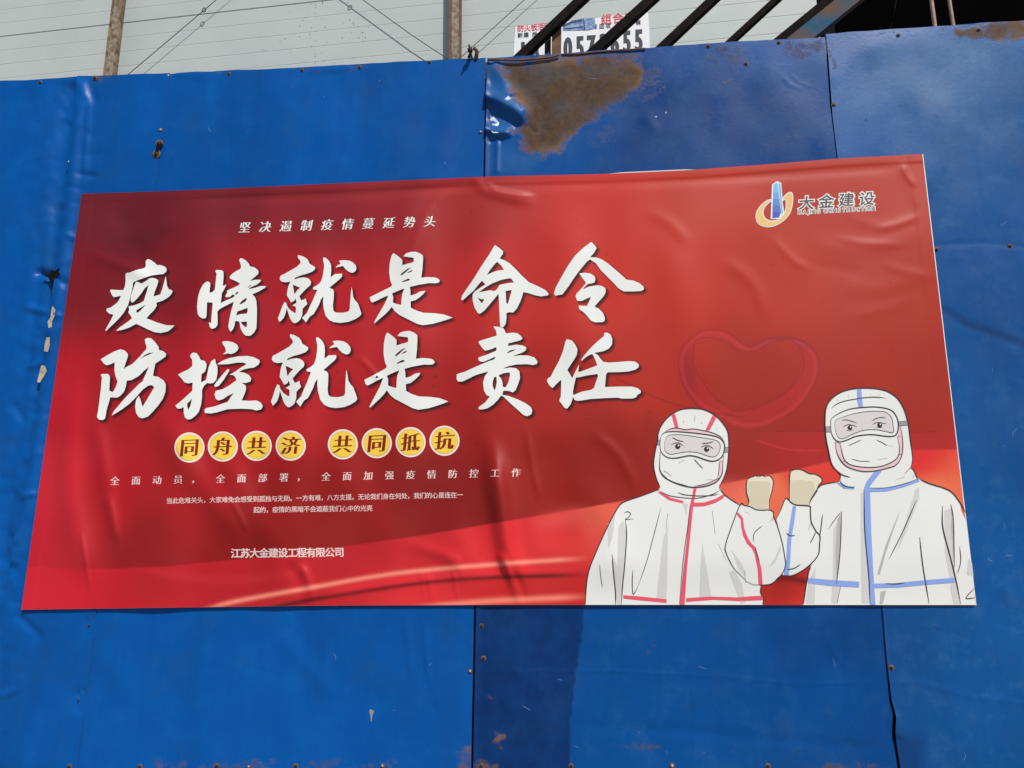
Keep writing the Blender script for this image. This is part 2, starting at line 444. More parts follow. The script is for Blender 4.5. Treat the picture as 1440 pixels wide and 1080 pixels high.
    K(hn, bp.inputs['Height']); K(bp.outputs[0], b.inputs['Normal'])
    return m
DARKB = (.0025, .024, .112, 1)
paints = [paint_mat('blue_paint_left', (.0004, .086, .36, 1), DARKB, (.004, .13, .43, 1), 1, .36, .13),
          paint_mat('blue_paint_centre', (.0012, .070, .285, 1), DARKB, (.030, .13, .32, 1), 2, .31, .13),
          paint_mat('blue_paint_right', (.0020, .082, .295, 1), DARKB, (.06, .18, .36, 1), 3, .33, .20)]

fence = empty('hoarding_fence', (0, 0, 0), 'tall blue painted sheet metal hoarding with rusty patches behind the red banner', 'fence')
SEAM = {
    'L1': [(113, 60), (112, 107), (97, 250), (80, 385), (64, 500), (47, 640), (22, 770), (0, 880), (-40, 1080), (-60, 1180)],
    'L2': [(245, 60), (239, 104), (218, 265), (178, 545), (133, 870), (108, 1080), (95, 1180)],
    'S1': [(684.5, 60), (684, 82), (681, 250), (674, 545), (668, 860), (664, 1080), (662, 1180)],
    'S2': [(1157, 20), (1161, 52), (1168, 148), (1177, 224), (1208, 545), (1240, 860), (1246, 930), (1252, 985), (1257, 1003), (1256, 1030), (1264, 1080), (1272, 1180)],
    'R1': [(1700, -40), (1800, 545), (1905, 1180)], 'L0': [(-420, 60), (-560, 545), (-740, 1180)],
}
TOPS = [(-900, 135), (-420, 128), (0, 114), (110, 107.5), (145, 106.5), (239, 103.5), (350, 98), (480, 91), (600, 84.5), (683, 81)]
TOPD = [(684, 82), (720, 80.5), (760, 78), (790, 75.5), (851, 71), (909, 67.5), (960, 64), (1020, 60), (1090, 56), (1161, 52)]
TOPE = [(1157, 49), (1200, 45), (1300, 38.5), (1440, 30.5), (1700, 12), (2000, -8)]
nf1 = sines(10, 160, 420, 0, math.pi, 21); nf2 = sines(12, 60, 140, 0, math.pi, 22); nf3 = sines(14, 14, 46, 0, math.pi, 23)
FC = {
 0: [([(100, 110), (84, 250), (66, 385), (50, 500), (30, 640), (0, 800)], 12, -.009, .02, 'g'),
     ([(70, 300), (60, 420), (40, 560), (18, 700)], 7, .006, .1, 'g'), ([(45, 380), (76, 388)], 6, -.012, .3, 'g'),
     ([(40, 620), (10, 760)], 9, .004, .2, 'g'), ([(30, 430), (70, 440)], 5, .005, .3, 'g'), ([(35, 520), (62, 505)], 4, .004, .3, 'g'),
     ([(10, 560), (40, 600)], 6, -.004, .3, 'g')],
 1: [([(118, 108), (104, 250), (88, 385), (70, 520), (50, 660), (20, 800)], 9, .008, .02, 'g'),
     ([(128, 130), (122, 210), (120, 260)], 4, .004, .2, 'g'), ([(105, 245), (140, 248)], 4, -.004, .3, 'g'),
     ([(92, 330), (112, 338)], 3.5, .004, .3, 'g'), ([(76, 388), (100, 405)], 5, -.006, .3, 'g'), ([(78, 440), (90, 450)], 4, .004, .3, 'g'),
     ([(26, 700), (60, 694)], 4, .004, .3, 'g'), ([(20, 860), (60, 900)], 5, -.004, .3, 'g'), ([(0, 980), (30, 968)], 4, .003, .3, 'g'),
     ([(112, 978), (112, 992)], 9, -.005, 0, 'g'), ([(126, 874), (126, 886)], 9, -.004, 0, 'g'), ([(125, 112), (135, 150)], 6, -.004, .3, 'g')],
 2: [([(240, 104), (300, 106)], 6, .003, .3, 'g'), ([(425, 100), (500, 94)], 5, .004, .3, 'g'), ([(222, 196), (222, 222)], 6, -.004, .2, 'g'),
     ([(640, 130), (610, 240)], 16, .003, .3, 'g'), ([(572, 860), (580, 960)], 5, .003, .3, 'g'), ([(596, 862), (604, 970)], 4, .0035, .3, 'g'),
     ([(380, 880), (480, 990)], 14, .003, .3, 'g'), ([(130, 900), (200, 1000)], 18, .003, .3, 'g')],
 3: [([(676, 138), (700, 146), (722, 158), (744, 176)], 19, .026, .08, 'a'), ([(684, 160), (705, 163), (735, 178)], 7, -.006, .12, 'g'),
     ([(676, 184), (700, 189), (724, 191)], 11, .015, .15, 'a'), ([(690, 170), (700, 176)], 3, .004, .3, 'g'),
     ([(684, 196), (710, 194)], 4, -.006, .2, 'g'), ([(690, 90), (705, 110), (722, 140)], 11, .010, .1, 'g'),
     ([(715, 100), (760, 150), (765, 200)], 12, -.006, .2, 'g'), ([(800, 100), (790, 160), (770, 210)], 16, .005, .2, 'g'),
     ([(700, 190), (699, 246)], 3, .0035, .1, 'g'), ([(740, 175), (755, 188)], 5, -.005, .2, 'g'),
     ([(860, 80), (900, 120)], 14, -.003, .2, 'g'), ([(1098, 104), (1110, 118), (1134, 128)], 3, .0005, .3, 'g'), ([(1110, 102), (1124, 116), (1145, 124)], 3, .0004, .3, 'g'),
     ([(668, 945), (860, 944), (1000, 950), (1120, 962), (1242, 959)], 1.8, .0010, .02, 'g'),
     ([(800, 1022), (960, 1028), (1080, 1040), (1240, 1052)], 9, -.0018, .05, 'g')],
 4: [([(1244, 958), (1300, 962), (1360, 978), (1440, 990), (1520, 1000)], 2.2, .0014, .02, 'g'),
     ([(1310, 345), (1380, 342), (1440, 348), (1560, 352)], 3.5, -.0010, .05, 'g'), ([(1320, 430), (1360, 455), (1440, 488)], 8, -.0012, .1, 'g'),
     ([(1290, 110), (1380, 200), (1440, 260)], 34, .003, .3, 'g'), ([(1230, 60), (1260, 160), (1240, 260)], 34, -.005, .2, 'g'),
     ([(1257, 1000), (1262, 1040)], 7, .006, .2, 'g'), ([(1400, 820), (1440, 850)], 14, .003, .2, 'g')],
}
rc_ = np.random.RandomState(31)
for _ in range(70):     # crumpling along the folded joint on the left, small knocks elsewhere
    yy_ = rc_.uniform(120, 1050); xb_ = float(np.interp(yy_, [107, 385, 640, 880, 1080], [112, 80, 47, 0, -40])) + rc_.normal(0, 22)
    a_ = rc_.uniform(0, math.pi); l_ = rc_.uniform(8, 26); c_ = (xb_, yy_); m_ = (xb_ + rc_.uniform(-4, 4), yy_ + rc_.uniform(-4, 4))
    cc = ([(c_[0] - l_ * math.cos(a_), c_[1] - l_ * math.sin(a_)), m_, (c_[0] + l_ * math.cos(a_), c_[1] + l_ * math.sin(a_))], rc_.uniform(2.8, 6), rc_.uniform(.0008, .0022) * rc_.choice([-1, 1]), .4, 'g')
    FC[0].append(cc); FC[1].append(cc)
for _ in range(46):
    yy_ = rc_.uniform(90, 1060); xb_ = rc_.uniform(180, 1430); a_ = rc_.normal(math.pi / 2, .5); l_ = rc_.uniform(10, 40)
    cc = ([(xb_ - l_ * math.cos(a_), yy_ - l_ * math.sin(a_)), (xb_ + rc_.uniform(-5, 5), yy_), (xb_ + l_ * math.cos(a_), yy_ + l_ * math.sin(a_))], rc_.uniform(3.5, 9), rc_.uniform(.0005, .0014) * rc_.choice([-1, 1]), .4, 'g')
    FC[2 if xb_ < 680 else 3 if xb_ < 1200 else 4].append(cc)
PO = {0: -.002, 1: .0025, 2: -.001, 3: .001, 4: .003}
def Hf(i, x, y):
    j = max(i, 2); h = .0062 * nf1(x + 177 * j, y) * 2 + .0017 * nf2(x + 91 * j, y) * 2
    for c in FC[i]: h = h + crease(x, y, *c) * (1.6 if i < 2 else 1.0)
    if i in (0, 1): h = h + .0042 * nf3(x, y) * np.exp(-((x - (95 - .13 * (y - 105))) / 40) ** 2) * 2
    return h + PO[i]
RUST = { # polygons in photo plane, softness
 3: [([(704, 84), (760, 80), (840, 76), (895, 80), (904, 100), (899, 118), (878, 138), (848, 156), (820, 178), (800, 200), (782, 215), (762, 220), (742, 214), (728, 198), (718, 184), (742, 172), (730, 150), (714, 124), (703, 100)], 20, 1.0), ([(880, 100), (930, 84), (945, 130), (890, 160)], 22, .36), ([(800, 190), (860, 170), (880, 200), (800, 230)], 22, .30),
     ([(1090, 52), (1160, 50), (1165, 75), (1130, 95), (1095, 88)], 14, .42), ([(970, 62), (1060, 58), (1050, 100), (985, 100)], 16, .44),
     ([(1015, 112), (1035, 112), (1030, 120), (1016, 119)], 4, .6), ([(1160, 70), (1176, 120), (1168, 118)], 7, .5),
     ([(696, 1020), (712, 1035), (706, 1050), (695, 1045)], 5, .65), ([(682, 965), (692, 985), (686, 982)], 4, .6),
     ([(866, 1045), (920, 1040), (930, 1052), (880, 1062)], 10, .45), ([(1130, 1074), (1240, 1066), (1275, 1090), (1100, 1090)], 8, .45),
     ([(900, 900), (925, 890), (935, 930), (905, 920)], 16, .30), ([(660, 1066), (700, 1070), (700, 1090), (660, 1090)], 6, .6)],
 4: [([(1335, 38), (1380, 33), (1450, 28), (1460, 58), (1400, 62), (1350, 54)], 9, .80), ([(1160, 60), (1172, 60), (1178, 105), (1170, 108)], 7, .5),
     ([(1160, 95), (1186, 98), (1170, 104)], 4, .5), ([(1200, 45), (1330, 36), (1320, 46), (1200, 52)], 7, .35),
     ([(1362, 880), (1372, 876), (1372, 892)], 6, .5)],
 2: [([(640, 1060), (664, 1040), (666, 1090), (640, 1090)], 8, .5), ([(250, 100), (520, 88), (520, 94), (250, 106)], 4, .40), ([(420, 96), (500, 92), (505, 100), (430, 104)], 5, .42),
     ([(380, 110), (470, 100), (470, 140), (400, 140)], 14, .22), ([(200, 1068), (560, 1068), (560, 1090), (200, 1090)], 6, .4), ([(565, 950), (572, 965), (566, 962)], 4, .5)],
 1: [([(125, 105), (165, 104), (160, 115), (130, 118)], 5, .5), ([(70, 375), (82, 380), (78, 420), (70, 420)], 4, .5), ([(76, 940), (84, 946), (80, 952)], 4, .5)],
 0: [([(66, 380), (80, 384), (76, 425), (68, 420)], 5, .6)],
}
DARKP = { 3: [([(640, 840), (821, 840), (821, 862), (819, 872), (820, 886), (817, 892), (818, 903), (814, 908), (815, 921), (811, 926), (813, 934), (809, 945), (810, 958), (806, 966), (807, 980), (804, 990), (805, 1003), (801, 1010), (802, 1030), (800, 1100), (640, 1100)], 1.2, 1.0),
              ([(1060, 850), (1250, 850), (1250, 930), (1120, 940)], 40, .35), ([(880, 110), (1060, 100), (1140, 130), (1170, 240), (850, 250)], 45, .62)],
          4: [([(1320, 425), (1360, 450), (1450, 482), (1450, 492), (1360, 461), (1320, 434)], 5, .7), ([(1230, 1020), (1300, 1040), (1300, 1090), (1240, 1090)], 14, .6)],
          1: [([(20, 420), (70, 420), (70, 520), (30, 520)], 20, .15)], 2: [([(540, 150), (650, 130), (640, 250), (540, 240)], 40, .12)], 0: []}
PALE = { 3: [([(686, 86), (700, 90), (726, 140), (742, 172), (720, 165), (686, 140)], 6, .55), ([(686, 165), (720, 180), (722, 190), (690, 190)], 4, .6),  # first two: pale blue painted for the highlight on the bent corner
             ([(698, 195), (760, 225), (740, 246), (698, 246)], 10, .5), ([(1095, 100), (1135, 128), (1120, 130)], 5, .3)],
         4: [([(1220, 60), (1340, 50), (1440, 60), (1440, 200), (1300, 200), (1240, 140)], 50, .38), ([(1190, 120), (1440, 90), (1440, 260), (1330, 290)], 60, .25)],  # pale areas painted in for the sheen on the upper right sheet
         2: [([(520, 1005), (527, 1000), (524, 1012)], 1.5, 1.0)], 1: [], 0: []}
def soft(x, y, polys, wp=1.0):
    r = np.zeros(x.shape); x, y = x + wp * (9 * nf3(x, y) * 2 + 6 * nf2(x, y)), y + wp * (9 * nf3(y + 300, x) * 2 + 6 * nf2(y + 500, x))
    for pts, s, a in polys:
        pts = np.array(pts, float); x0, y0 = pts.min(0) - 2 * s; x1, y1 = pts.max(0) + 2 * s
        k = (x > x0) & (x < x1) & (y > y0) & (y < y1)
        if not k.any(): continue
        d, _, _ = poly_dist(x[k], y[k], np.vstack([pts, pts[:1]])); ins = inside(x[k], y[k], [pts])
        v = a * sm(-s, s, np.where(ins, d, -d)); q = r[k]; r[k] = np.maximum(q, v)
    return r
def seam_x(name, py):
    p = np.array(SEAM[name], float); return np.interp(py, p[:, 1], p[:, 0])
def seam_world(name):
    p = np.array(SEAM[name], float); Wd = P2W(p[:, 0], p[:, 1]); i = np.argsort(Wd[:, 2]); return Wd[i]
SW = {k: seam_world(k) for k in SEAM}
def wx(name, z):
    Wd = SW[name]; z = np.asarray(z, float)
    r = np.interp(z, Wd[:, 2], Wd[:, 0])
    a, b = Wd[0], Wd[2] if len(Wd) > 2 else Wd[1]
    sl = (b[0] - a[0]) / (b[2] - a[2])
    return np.where(z < a[2], a[0] + np.clip(sl, -.02, .02) * (z - a[2]), r)
GAPS = {'L0': .001, 'L1': 0., 'L2': -.001, 'S1': .0034, 'S2': .0020, 'R1': .001}
m_edge = mat('raw_sheet_edge', (.05, .032, .022, 1), .9, noise=(20, (.10, .055, .03, 1), .8))
def panel(i, left, right, top, m, mesh_step=.0075):
    mesh_step = .0048 if i == 3 else mesh_step
    T = np.array(top, float); Tw = P2W(T[:, 0], T[:, 1])
    zt = max(Tw[:, 2]) ; nz1 = int((zt - .85) / mesh_step)
    w0 = float(wx(right, 2.0) - wx(left, 2.0)); nx = max(8, int(w0 / mesh_step))
    if w0 > 1.35: nx = int(nx * .8)
    u = np.linspace(0, 1, nx + 1)
    vz = np.r_[np.linspace(0.06, .85, 8)[:-1], np.linspace(.85, 1, 2)[:-1] * 1.0, np.linspace(.87, zt, nz1)]
    s = (vz - .06) / (zt - .06)
    Xg = np.zeros((len(s), nx + 1)); Zg = np.zeros_like(Xg)
    for k in range(len(s)):
        z = vz[k]
        for _ in range(2):
            xl = float(wx(left, z)) + GAPS[left]; xr = float(wx(right, z)) - GAPS[right] + (.02 if (i, right) == (0, 'L1') else 0)
            if i == 2: xl -= .02
        Xg[k] = xl + (xr - xl) * u; Zg[k] = z
    # bend rows to the top edge
    topz = np.interp(Xg[-1], Tw[:, 0], Tw[:, 2])
    jx = Xg[-1] * 430 + 900 * i; jag = .0030 * nf2(jx, 0 * jx) * 2 + .0022 * nf3(jx * .6, 0 * jx + 3) * 2
    f = sm(.5, 1, s)[:, None]; Zg = Zg + f * (topz + jag - zt)[None, :]
    P = W2P(np.stack([Xg, 0 * Xg, Zg], -1)); px, py = P[..., 0], P[..., 1]
    Y = -Hf(i, px, py)
    if i == 2: Y = Y - .000 * px
    # laps: edges lift a little from their neighbour
    Y = Y - .004 * np.exp(-((u[None, :]) * w0 / .012) ** 2) * (1 if i in (3,) else .3)
    V = np.stack([Xg, Y, Zg], -1).reshape(-1, 3); n = nx + 1; R = len(s)
    ii = np.arange(R * n).reshape(R, n)
    Fc = np.stack([ii[:-1, :-1], ii[:-1, 1:], ii[1:, 1:], ii[1:, :-1]], -1).reshape(-1, 4)
    # back side for thickness
    Vb = V + np.array([0, .0016, 0])
    rim = []
    loop = list(ii[0, :]) + list(ii[1:, -1]) + list(ii[-1, -2::-1]) + list(ii[-2:0:-1, 0])
    nb = len(V)
    for a, b in zip(loop, loop[1:] + loop[:1]): rim.append((a, a + nb, b + nb, b))
    VV = np.vstack([V, Vb]); used = sorted({q for f in rim for q in f}); mp_ = {q: 2 * nb + k for k, q in enumerate(used)}; Vr = VV[used]
    rim = [tuple(mp_[q] for q in f) for f in rim]
    Fb = (Fc[:, ::-1] + nb)
    allF = [tuple(f) for f in Fc.tolist()] + [tuple(f) for f in Fb.tolist()] + [tuple(map(int, r)) for r in rim]
    o = mesh('metal_panel', np.vstack([VV, Vr]), allF, m, fence)
    sm_flags = np.ones(len(allF), bool); sm_flags[-len(rim):] = False
    o.data.polygons.foreach_set('use_smooth', sm_flags)
    fx, fy = px.ravel(), py.ravel()
    o.data.materials.append(m_edge); mi = np.zeros(len(allF), np.int32); mi[-len(rim):] = 1; o.data.polygons.foreach_set('material_index', mi)
    wr = np.stack([soft(fx, fy, RUST[i]), soft(fx, fy, DARKP[i], .12), soft(fx, fy, PALE[i])], -1)  # rust, darker paint, pale tone painted for highlight and sheen
    setcol(o, 'wear_and_sheen', np.vstack([wr, wr, np.zeros((len(Vr), 3))]))
    return o
pA = panel(0, 'L0', 'L1', TOPS, paints[0]); pB = panel(1, 'L1', 'L2', TOPS, paints[0]); pC = panel(2, 'L2', 'S1', TOPS, paints[0])
pD = panel(3, 'S1', 'S2', TOPD, paints[1]); pE = panel(4, 'S2', 'R1', TOPE, paints[2])
PAN = [pA, pB, pC, pD, pE]
pD['label'] = 'metal panel with a bent torn corner and a large rust patch at its top'
pE['label'] = 'paler blue metal panel at the right end'
m_rust = mat('rusty_steel', (.11, .055, .03, 1), .85, noise=(30, (.2, .10, .05, 1), .8, 8), bump=(90, .6, .004))
m_rustdark = mat('dark_rusty_steel', (.028, .018, .013, 1), .8, noise=(24, (.06, .035, .022, 1), .7, 8), bump=(90, .5, .003))
m_rustgrey = mat('flaking_grey_steel', (.26, .25, .20, 1), .75, noise=(34, (.13, .06, .03, 1), 1.0, 10), bump=(90, .5, .003))
m_blackgap = mat('shadowed_rubber', (.012, .012, .012, 1), .9)
# posts behind the seams and rails behind the sheets
def at_world(px, py, y=0.): return P2W(px, py, y)
for nm in ('L1', 'L2', 'S1', 'S2', 'R1', 'L0'):
    a = SW[nm][0]; b = SW[nm][-1]
    T = np.array(TOPS if nm in ('L0', 'L1', 'L2', 'S1') else TOPE, float); Tw = P2W(T[:, 0], T[:, 1])
    ztop = float(np.interp(b[0], Tw[:, 0], Tw[:, 2])) + .012
    B = MB(); xb = float(wx(nm, .1)); xt = float(wx(nm, ztop))
    B.prism([(-.025, -.02), (.025, -.02), (.025, .02), (-.025, .02)], (xb, .062, 0), (xt, .062, ztop), side=(1, 0, 0))
    B.build('support_post', m_rustdark, fence)
for z, n in ((.98, 0), (2.05, 0), (3.2, 0)):
    B = MB(); B.box((float(wx('L0', 2)), .022, z - .015), (float(wx('R1', 2)), .040, z + .015)); B.build('rail', m_rustdark, fence)
# rolled rusty lip along the top of the bent panel
tp = np.array([(686, 84), (705, 84), (730, 84.5), (755, 83), (775, 80.5), (786, 77)]); lp = P2W(tp[:, 0], tp[:, 1], -.012)
B = MB(); B.tube(lp, .0045, 7); B.build('rolled_lip', m_rust, pD, True)
tp = np.array([(790, 76.5), (812, 76), (828, 74), (850, 72), (880, 70), (908, 68)]); lp = P2W(tp[:, 0], tp[:, 1], -.006)
B = MB(); B.tube(lp, .003, 7); B.build('rolled_lip', m_rust, pD, True)

# screws, and dark domes standing in for holes in the sheet
m_screw = mat('screw_dark', (.02, .016, .014, 1), .6, metal=.3)
m_screwl = mat('screw_zinc', (.42, .40, .36, 1), .45, metal=.6)
m_ring = mat('screw_rust_ring', (.16, .085, .05, 1), .9, noise=(120, (.06, .03, .02, 1), .8))
def screw(px, py, i, r=.0055, light=False):
    r = r * .78
    par = PAN[i]
    y = -float(Hf(i, np.array([px]), np.array([py]))[0])
    c = P2W(px, py, y)
    k = 10; ring = []
    B = MB()
    prof = [(r * 1.9, -.0003), (r * 1.9, -.0012), (r * 1.05, -.0016)]
    def rev(prof, cap=True):
        V = []; Fc = []
        for (rr, yy) in prof:
            for j in range(k):
                t = 2 * math.pi * j / k; V.append((c[0] + rr * math.cos(t), c[1] + yy, c[2] + rr * math.sin(t)))
        for a in range(len(prof) - 1):
            for j in range(k): Fc.append((a * k + j, (a + 1) * k + j, (a + 1) * k + (j + 1) % k, a * k + (j + 1) % k))
        if cap: Fc.append(tuple((len(prof) - 1) * k + j for j in range(k))[::-1])
        return V, Fc
    B.add(*rev(prof)); o = B.build('screw', m_screwl if light == 2 else m_ring, par, True)
    B = MB(); B.add(*rev([(r, -.0014), (r * .95, -.004), (r * .5, -.0055)])); 
    o2 = B.build('screw_head', m_screwl if light else m_screw, o, True)
for s in [(57, 116, 0), (226, 183, 1, .006, True), (224, 202, 1, .011), (220, 217, 1, .012), (322, 104, 2), (425, 99, 2), (97, 228, 1, .005, True), (134, 110, 1, .008),
          (506, 95, 2, .006), (604, 84.5 + 3, 2, .005), (676, 186, 2, .005, True), (996, 65, 3), (1095, 60, 3), (1049, 90, 3), (1263, 50, 4), (1376, 42, 4), (1172, 148, 4, .006),
          (1317, 351, 4), (1420, 346, 4), (661, 944, 2, .005, True), (677, 880, 3, .005), (680, 926, 3, .006), (1253, 939, 4, .006), (126, 880, 1, .006), (112, 985, 1, .0065),
          (98, 1078, 1), (197, 1078, 2), (305, 1077, 2), (350, 1078, 2, .004, True), (416, 1077, 2), (538, 1077, 2, .005, True), (677, 1077, 3), (803, 1077, 3), (945, 1077, 3, .006, True), (1080, 1077, 3),
          (237, 105 + 2, 2, .006, True), (688, 166, 3, .004)]:
    screw(*s)
# peeled tape scraps beside the banner
m_tape = mat('old_masking_tape', (.58, .50, .36, 1), .9, noise=(70, (.30, .25, .18, 1), .8))
def fence_sheet(name, pts, i, m, off=.001):
    P, T = cdt_sheet([pts], step=4); h = Hf(i, P[:, 0], P[:, 1]) + off
    return mesh(name, P2W(P[:, 0], P[:, 1], -h), T, m, fence)
for pts in ([(74, 430), (78, 436), (76, 446), (73, 452), (73, 460), (68, 461), (67, 452), (71, 446), (72, 437)],
            [(65, 475), (70, 474), (70, 486), (67, 495), (62, 494), (63, 483)],
            [(58, 514), (63, 514), (66, 522), (60, 532), (56, 538), (52, 537), (55, 526)]):
    fence_sheet('tape_scrap', pts, 1, m_tape, .0065)
fence_sheet('paint_drip', [(521, 997), (526, 1000), (524, 1005), (522.5, 1015), (521.5, 1014), (521, 1006), (519, 1001)], 2, m_screwl, .001)

m_hole = mat('burnt_hole_edge', (.004, .004, .005, 1), .95, spec=.1, noise=(90, (.014, .009, .007, 1), .7))
fence_sheet('torn_hole', [(63, 384), (69, 385), (72, 380), (77, 381), (84, 376), (82, 383), (85, 386), (78, 388), (75, 396), (73, 410), (71, 396), (68, 390), (62, 388)], 1, m_hole, .0045)
fence_sheet('torn_hole', [(221, 200), (226, 198), (229, 203), (224, 208), (223, 214), (219, 222), (216, 217), (219, 210)], 1, m_hole, .0032)
m_bend_hl = mat('painted_bend_highlight', (.50, .58, .66, 1), .32, spec=.6, noise=(60, (.2, .34, .5, 1), .8))  # pale patches painted as the bright highlights of the bent corner
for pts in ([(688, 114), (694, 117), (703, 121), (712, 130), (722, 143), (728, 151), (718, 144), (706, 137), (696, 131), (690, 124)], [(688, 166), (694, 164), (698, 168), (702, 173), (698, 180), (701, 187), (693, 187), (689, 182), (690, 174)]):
    P, T = cdt_sheet([pts], step=3); mesh('bend_highlight', P2W(P[:, 0], P[:, 1], -(Hf(3, P[:, 0], P[:, 1]) + .0006)), T, m_bend_hl, pD, smooth=True)
# fine scratches in the paint
m_scr = mat('scratch_pale', (.10, .22, .42, 1), .7); m_scr2 = mat('scratch_dark', (.004, .03, .10, 1), .8)
rk = np.random.RandomState(77)
for pi_, (x0_, x1_, n_) in {2: (250, 650, 7), 3: (700, 1220, 11), 4: (1290, 1435, 8)}.items():
    for mm, nn in ((m_scr, n_), (m_scr2, n_ // 2)):
        LL = []
        for _ in range(nn):
            yy_ = rk.uniform(60, 245) if rk.rand() < .45 else rk.uniform(870, 1070)
            if pi_ == 4: yy_ = rk.uniform(60, 1070)
            xb_ = rk.uniform(x0_ if pi_ != 4 or yy_ < 220 or yy_ > 840 else 1385, x1_); a_ = rk.uniform(0, math.pi); l_ = rk.uniform(2, 15); bnd = rk.uniform(-3, 3)
            LL.append(ribbon([(xb_, yy_), (xb_ + l_ * math.cos(a_) / 2 + bnd, yy_ + l_ * math.sin(a_) / 2), (xb_ + l_ * math.cos(a_), yy_ + l_ * math.sin(a_))], rk.uniform(.35, .8), (.1, .1), 4))
        P, T = cdt_sheet(LL, True, 4); o = mesh('scratches', P2W(P[:, 0], P[:, 1], -(Hf(pi_, P[:, 0], P[:, 1]) + .0006)), T, mm, PAN[pi_]); o['kind'] = 'stuff'

# bolt clamp sticking out of the fence top
ub = empty('clamp_bolt', tuple(P2W(664, 80, 0.01)), 'rusty clamp bolt sticking out over the fence top beside the panel joint', 'bolt')
c0 = P2W(664, 84, 0.01); tip = P2W(659.5, 63, -.06)
B = MB(); B.tube([c0, c0 * .4 + tip * .6, tip], .0045, 8); B.build('threaded_rod', m_rustgrey, ub, True)
B = MB(); mid = c0 * .45 + tip * .55; B.tube([mid, mid + (tip - c0) * .2], .010, 6); B.build('nut', m_rustdark, ub)
B = MB(); B.tube([P2W(669, 84, .0), P2W(671, 72, -.012), P2W(666, 67, -.02)], .008, 7); B.build('bracket', m_rust, ub, True)
B = MB(); B.tube([P2W(659, 81, -.004), P2W(662, 75, -.02)], .006, 7); B.build('bracket', m_rustdark, ub, True)

# ============================================================ the banner
ban = empty('banner', tuple(P2W(700, 852, -.02)), 'large red printed vinyl banner with white brush lettering fixed on the blue hoarding', 'banner')
# ---- shapes of the headline (traced outlines)
HC = {}
HC['yi'] = ((130, 340), 7.715, [
 [(582,200),(605,186),(635,198),(680,230),(698,252),(740,252),(790,272),(808,300),(800,325),(770,350),(700,357),(640,366),(560,392),(490,418),(440,440),(438,480),(425,540),(408,600),(398,650),(385,690),(372,712),(340,770),(290,830),(220,900),(175,940),(150,968),(138,965),(160,920),(200,850),(228,790),(185,782),(150,748),(155,725),(200,712),(270,660),(300,610),(310,585),(235,602),(215,585),(190,530),(200,518),(260,522),(335,525),(350,490),(360,430),(358,350),(375,335),(400,335),(480,305),(565,285),(580,262),(577,215)],
 [(470,435),(500,436),(530,455),(580,425),(620,395),(660,392),(700,405),(716,425),(700,480),(675,545),(662,592),(735,572),(755,520),(775,450),(795,372),(802,420),(810,480),(830,515),(865,525),(868,545),(855,570),(820,605),(760,640),(690,662),(700,690),(670,740),(620,790),(585,830),(640,850),(700,875),(800,905),(890,908),(860,940),(820,972),(740,990),(670,980),(600,950),(540,920),(475,890),(400,930),(330,955),(255,968),(300,925),(380,870),(430,830),(410,795),(388,765),(400,735),(390,700),(450,690),(520,665),(560,640),(570,600),(590,540),(608,472),(570,500),(530,560),(490,610),(450,650),(430,662),(414,640),(412,600),(432,540),(452,480)],
 [(580,682),(520,715),(475,745),(478,770),(500,765),(530,735)]])
HC['qing'] = ((260, 340), 7.715, [
 [(250,430),(275,445),(275,480),(268,530),(268,555),(300,545),(325,520),(335,430),(345,345),(328,318),(340,305),(400,308),(418,325),(420,370),(412,480),(450,462),(430,510),(400,560),(395,620),(388,665),(460,630),(520,605),(545,585),(520,570),(485,600),(440,600),(440,585),(460,550),(455,530),(500,510),(570,480),(600,455),(560,430),(490,400),(485,380),(510,350),(560,315),(600,295),(610,275),(605,240),(588,200),(600,178),(625,180),(665,205),(695,240),(708,268),(750,275),(790,305),(800,325),(795,350),(760,380),(705,425),(760,412),(825,412),(822,430),(780,465),(720,490),(690,515),(760,500),(820,480),(885,482),(860,505),(800,540),(730,570),(760,600),(775,640),(782,720),(780,860),(775,940),(750,985),(710,1020),(660,1020),(630,990),(605,940),(590,865),(545,858),(540,900),(525,945),(500,975),(485,965),(470,920),(475,890),(485,830),(500,760),(520,690),(530,650),(470,680),(420,705),(370,735),(352,760),(355,830),(355,900),(330,935),(290,945),(270,925),(260,870),(285,885),(290,800),(300,700),(300,660),(240,655),(238,720),(235,800),(225,830),(190,832),(155,810),(138,780),(132,700),(142,600),(165,520),(200,460),(230,435)],
 [(680,495),(722,462),(715,478),(690,498)],[(545,560),(575,540),(582,550),(562,572),(547,572)],
 [(670,605),(620,640),(590,675),(600,680),(640,660),(668,635)],[(680,715),(620,740),(570,755),(555,800),(600,785),(670,780),(680,760)],
 [(605,870),(675,865),(672,925),(655,925),(625,900)]])
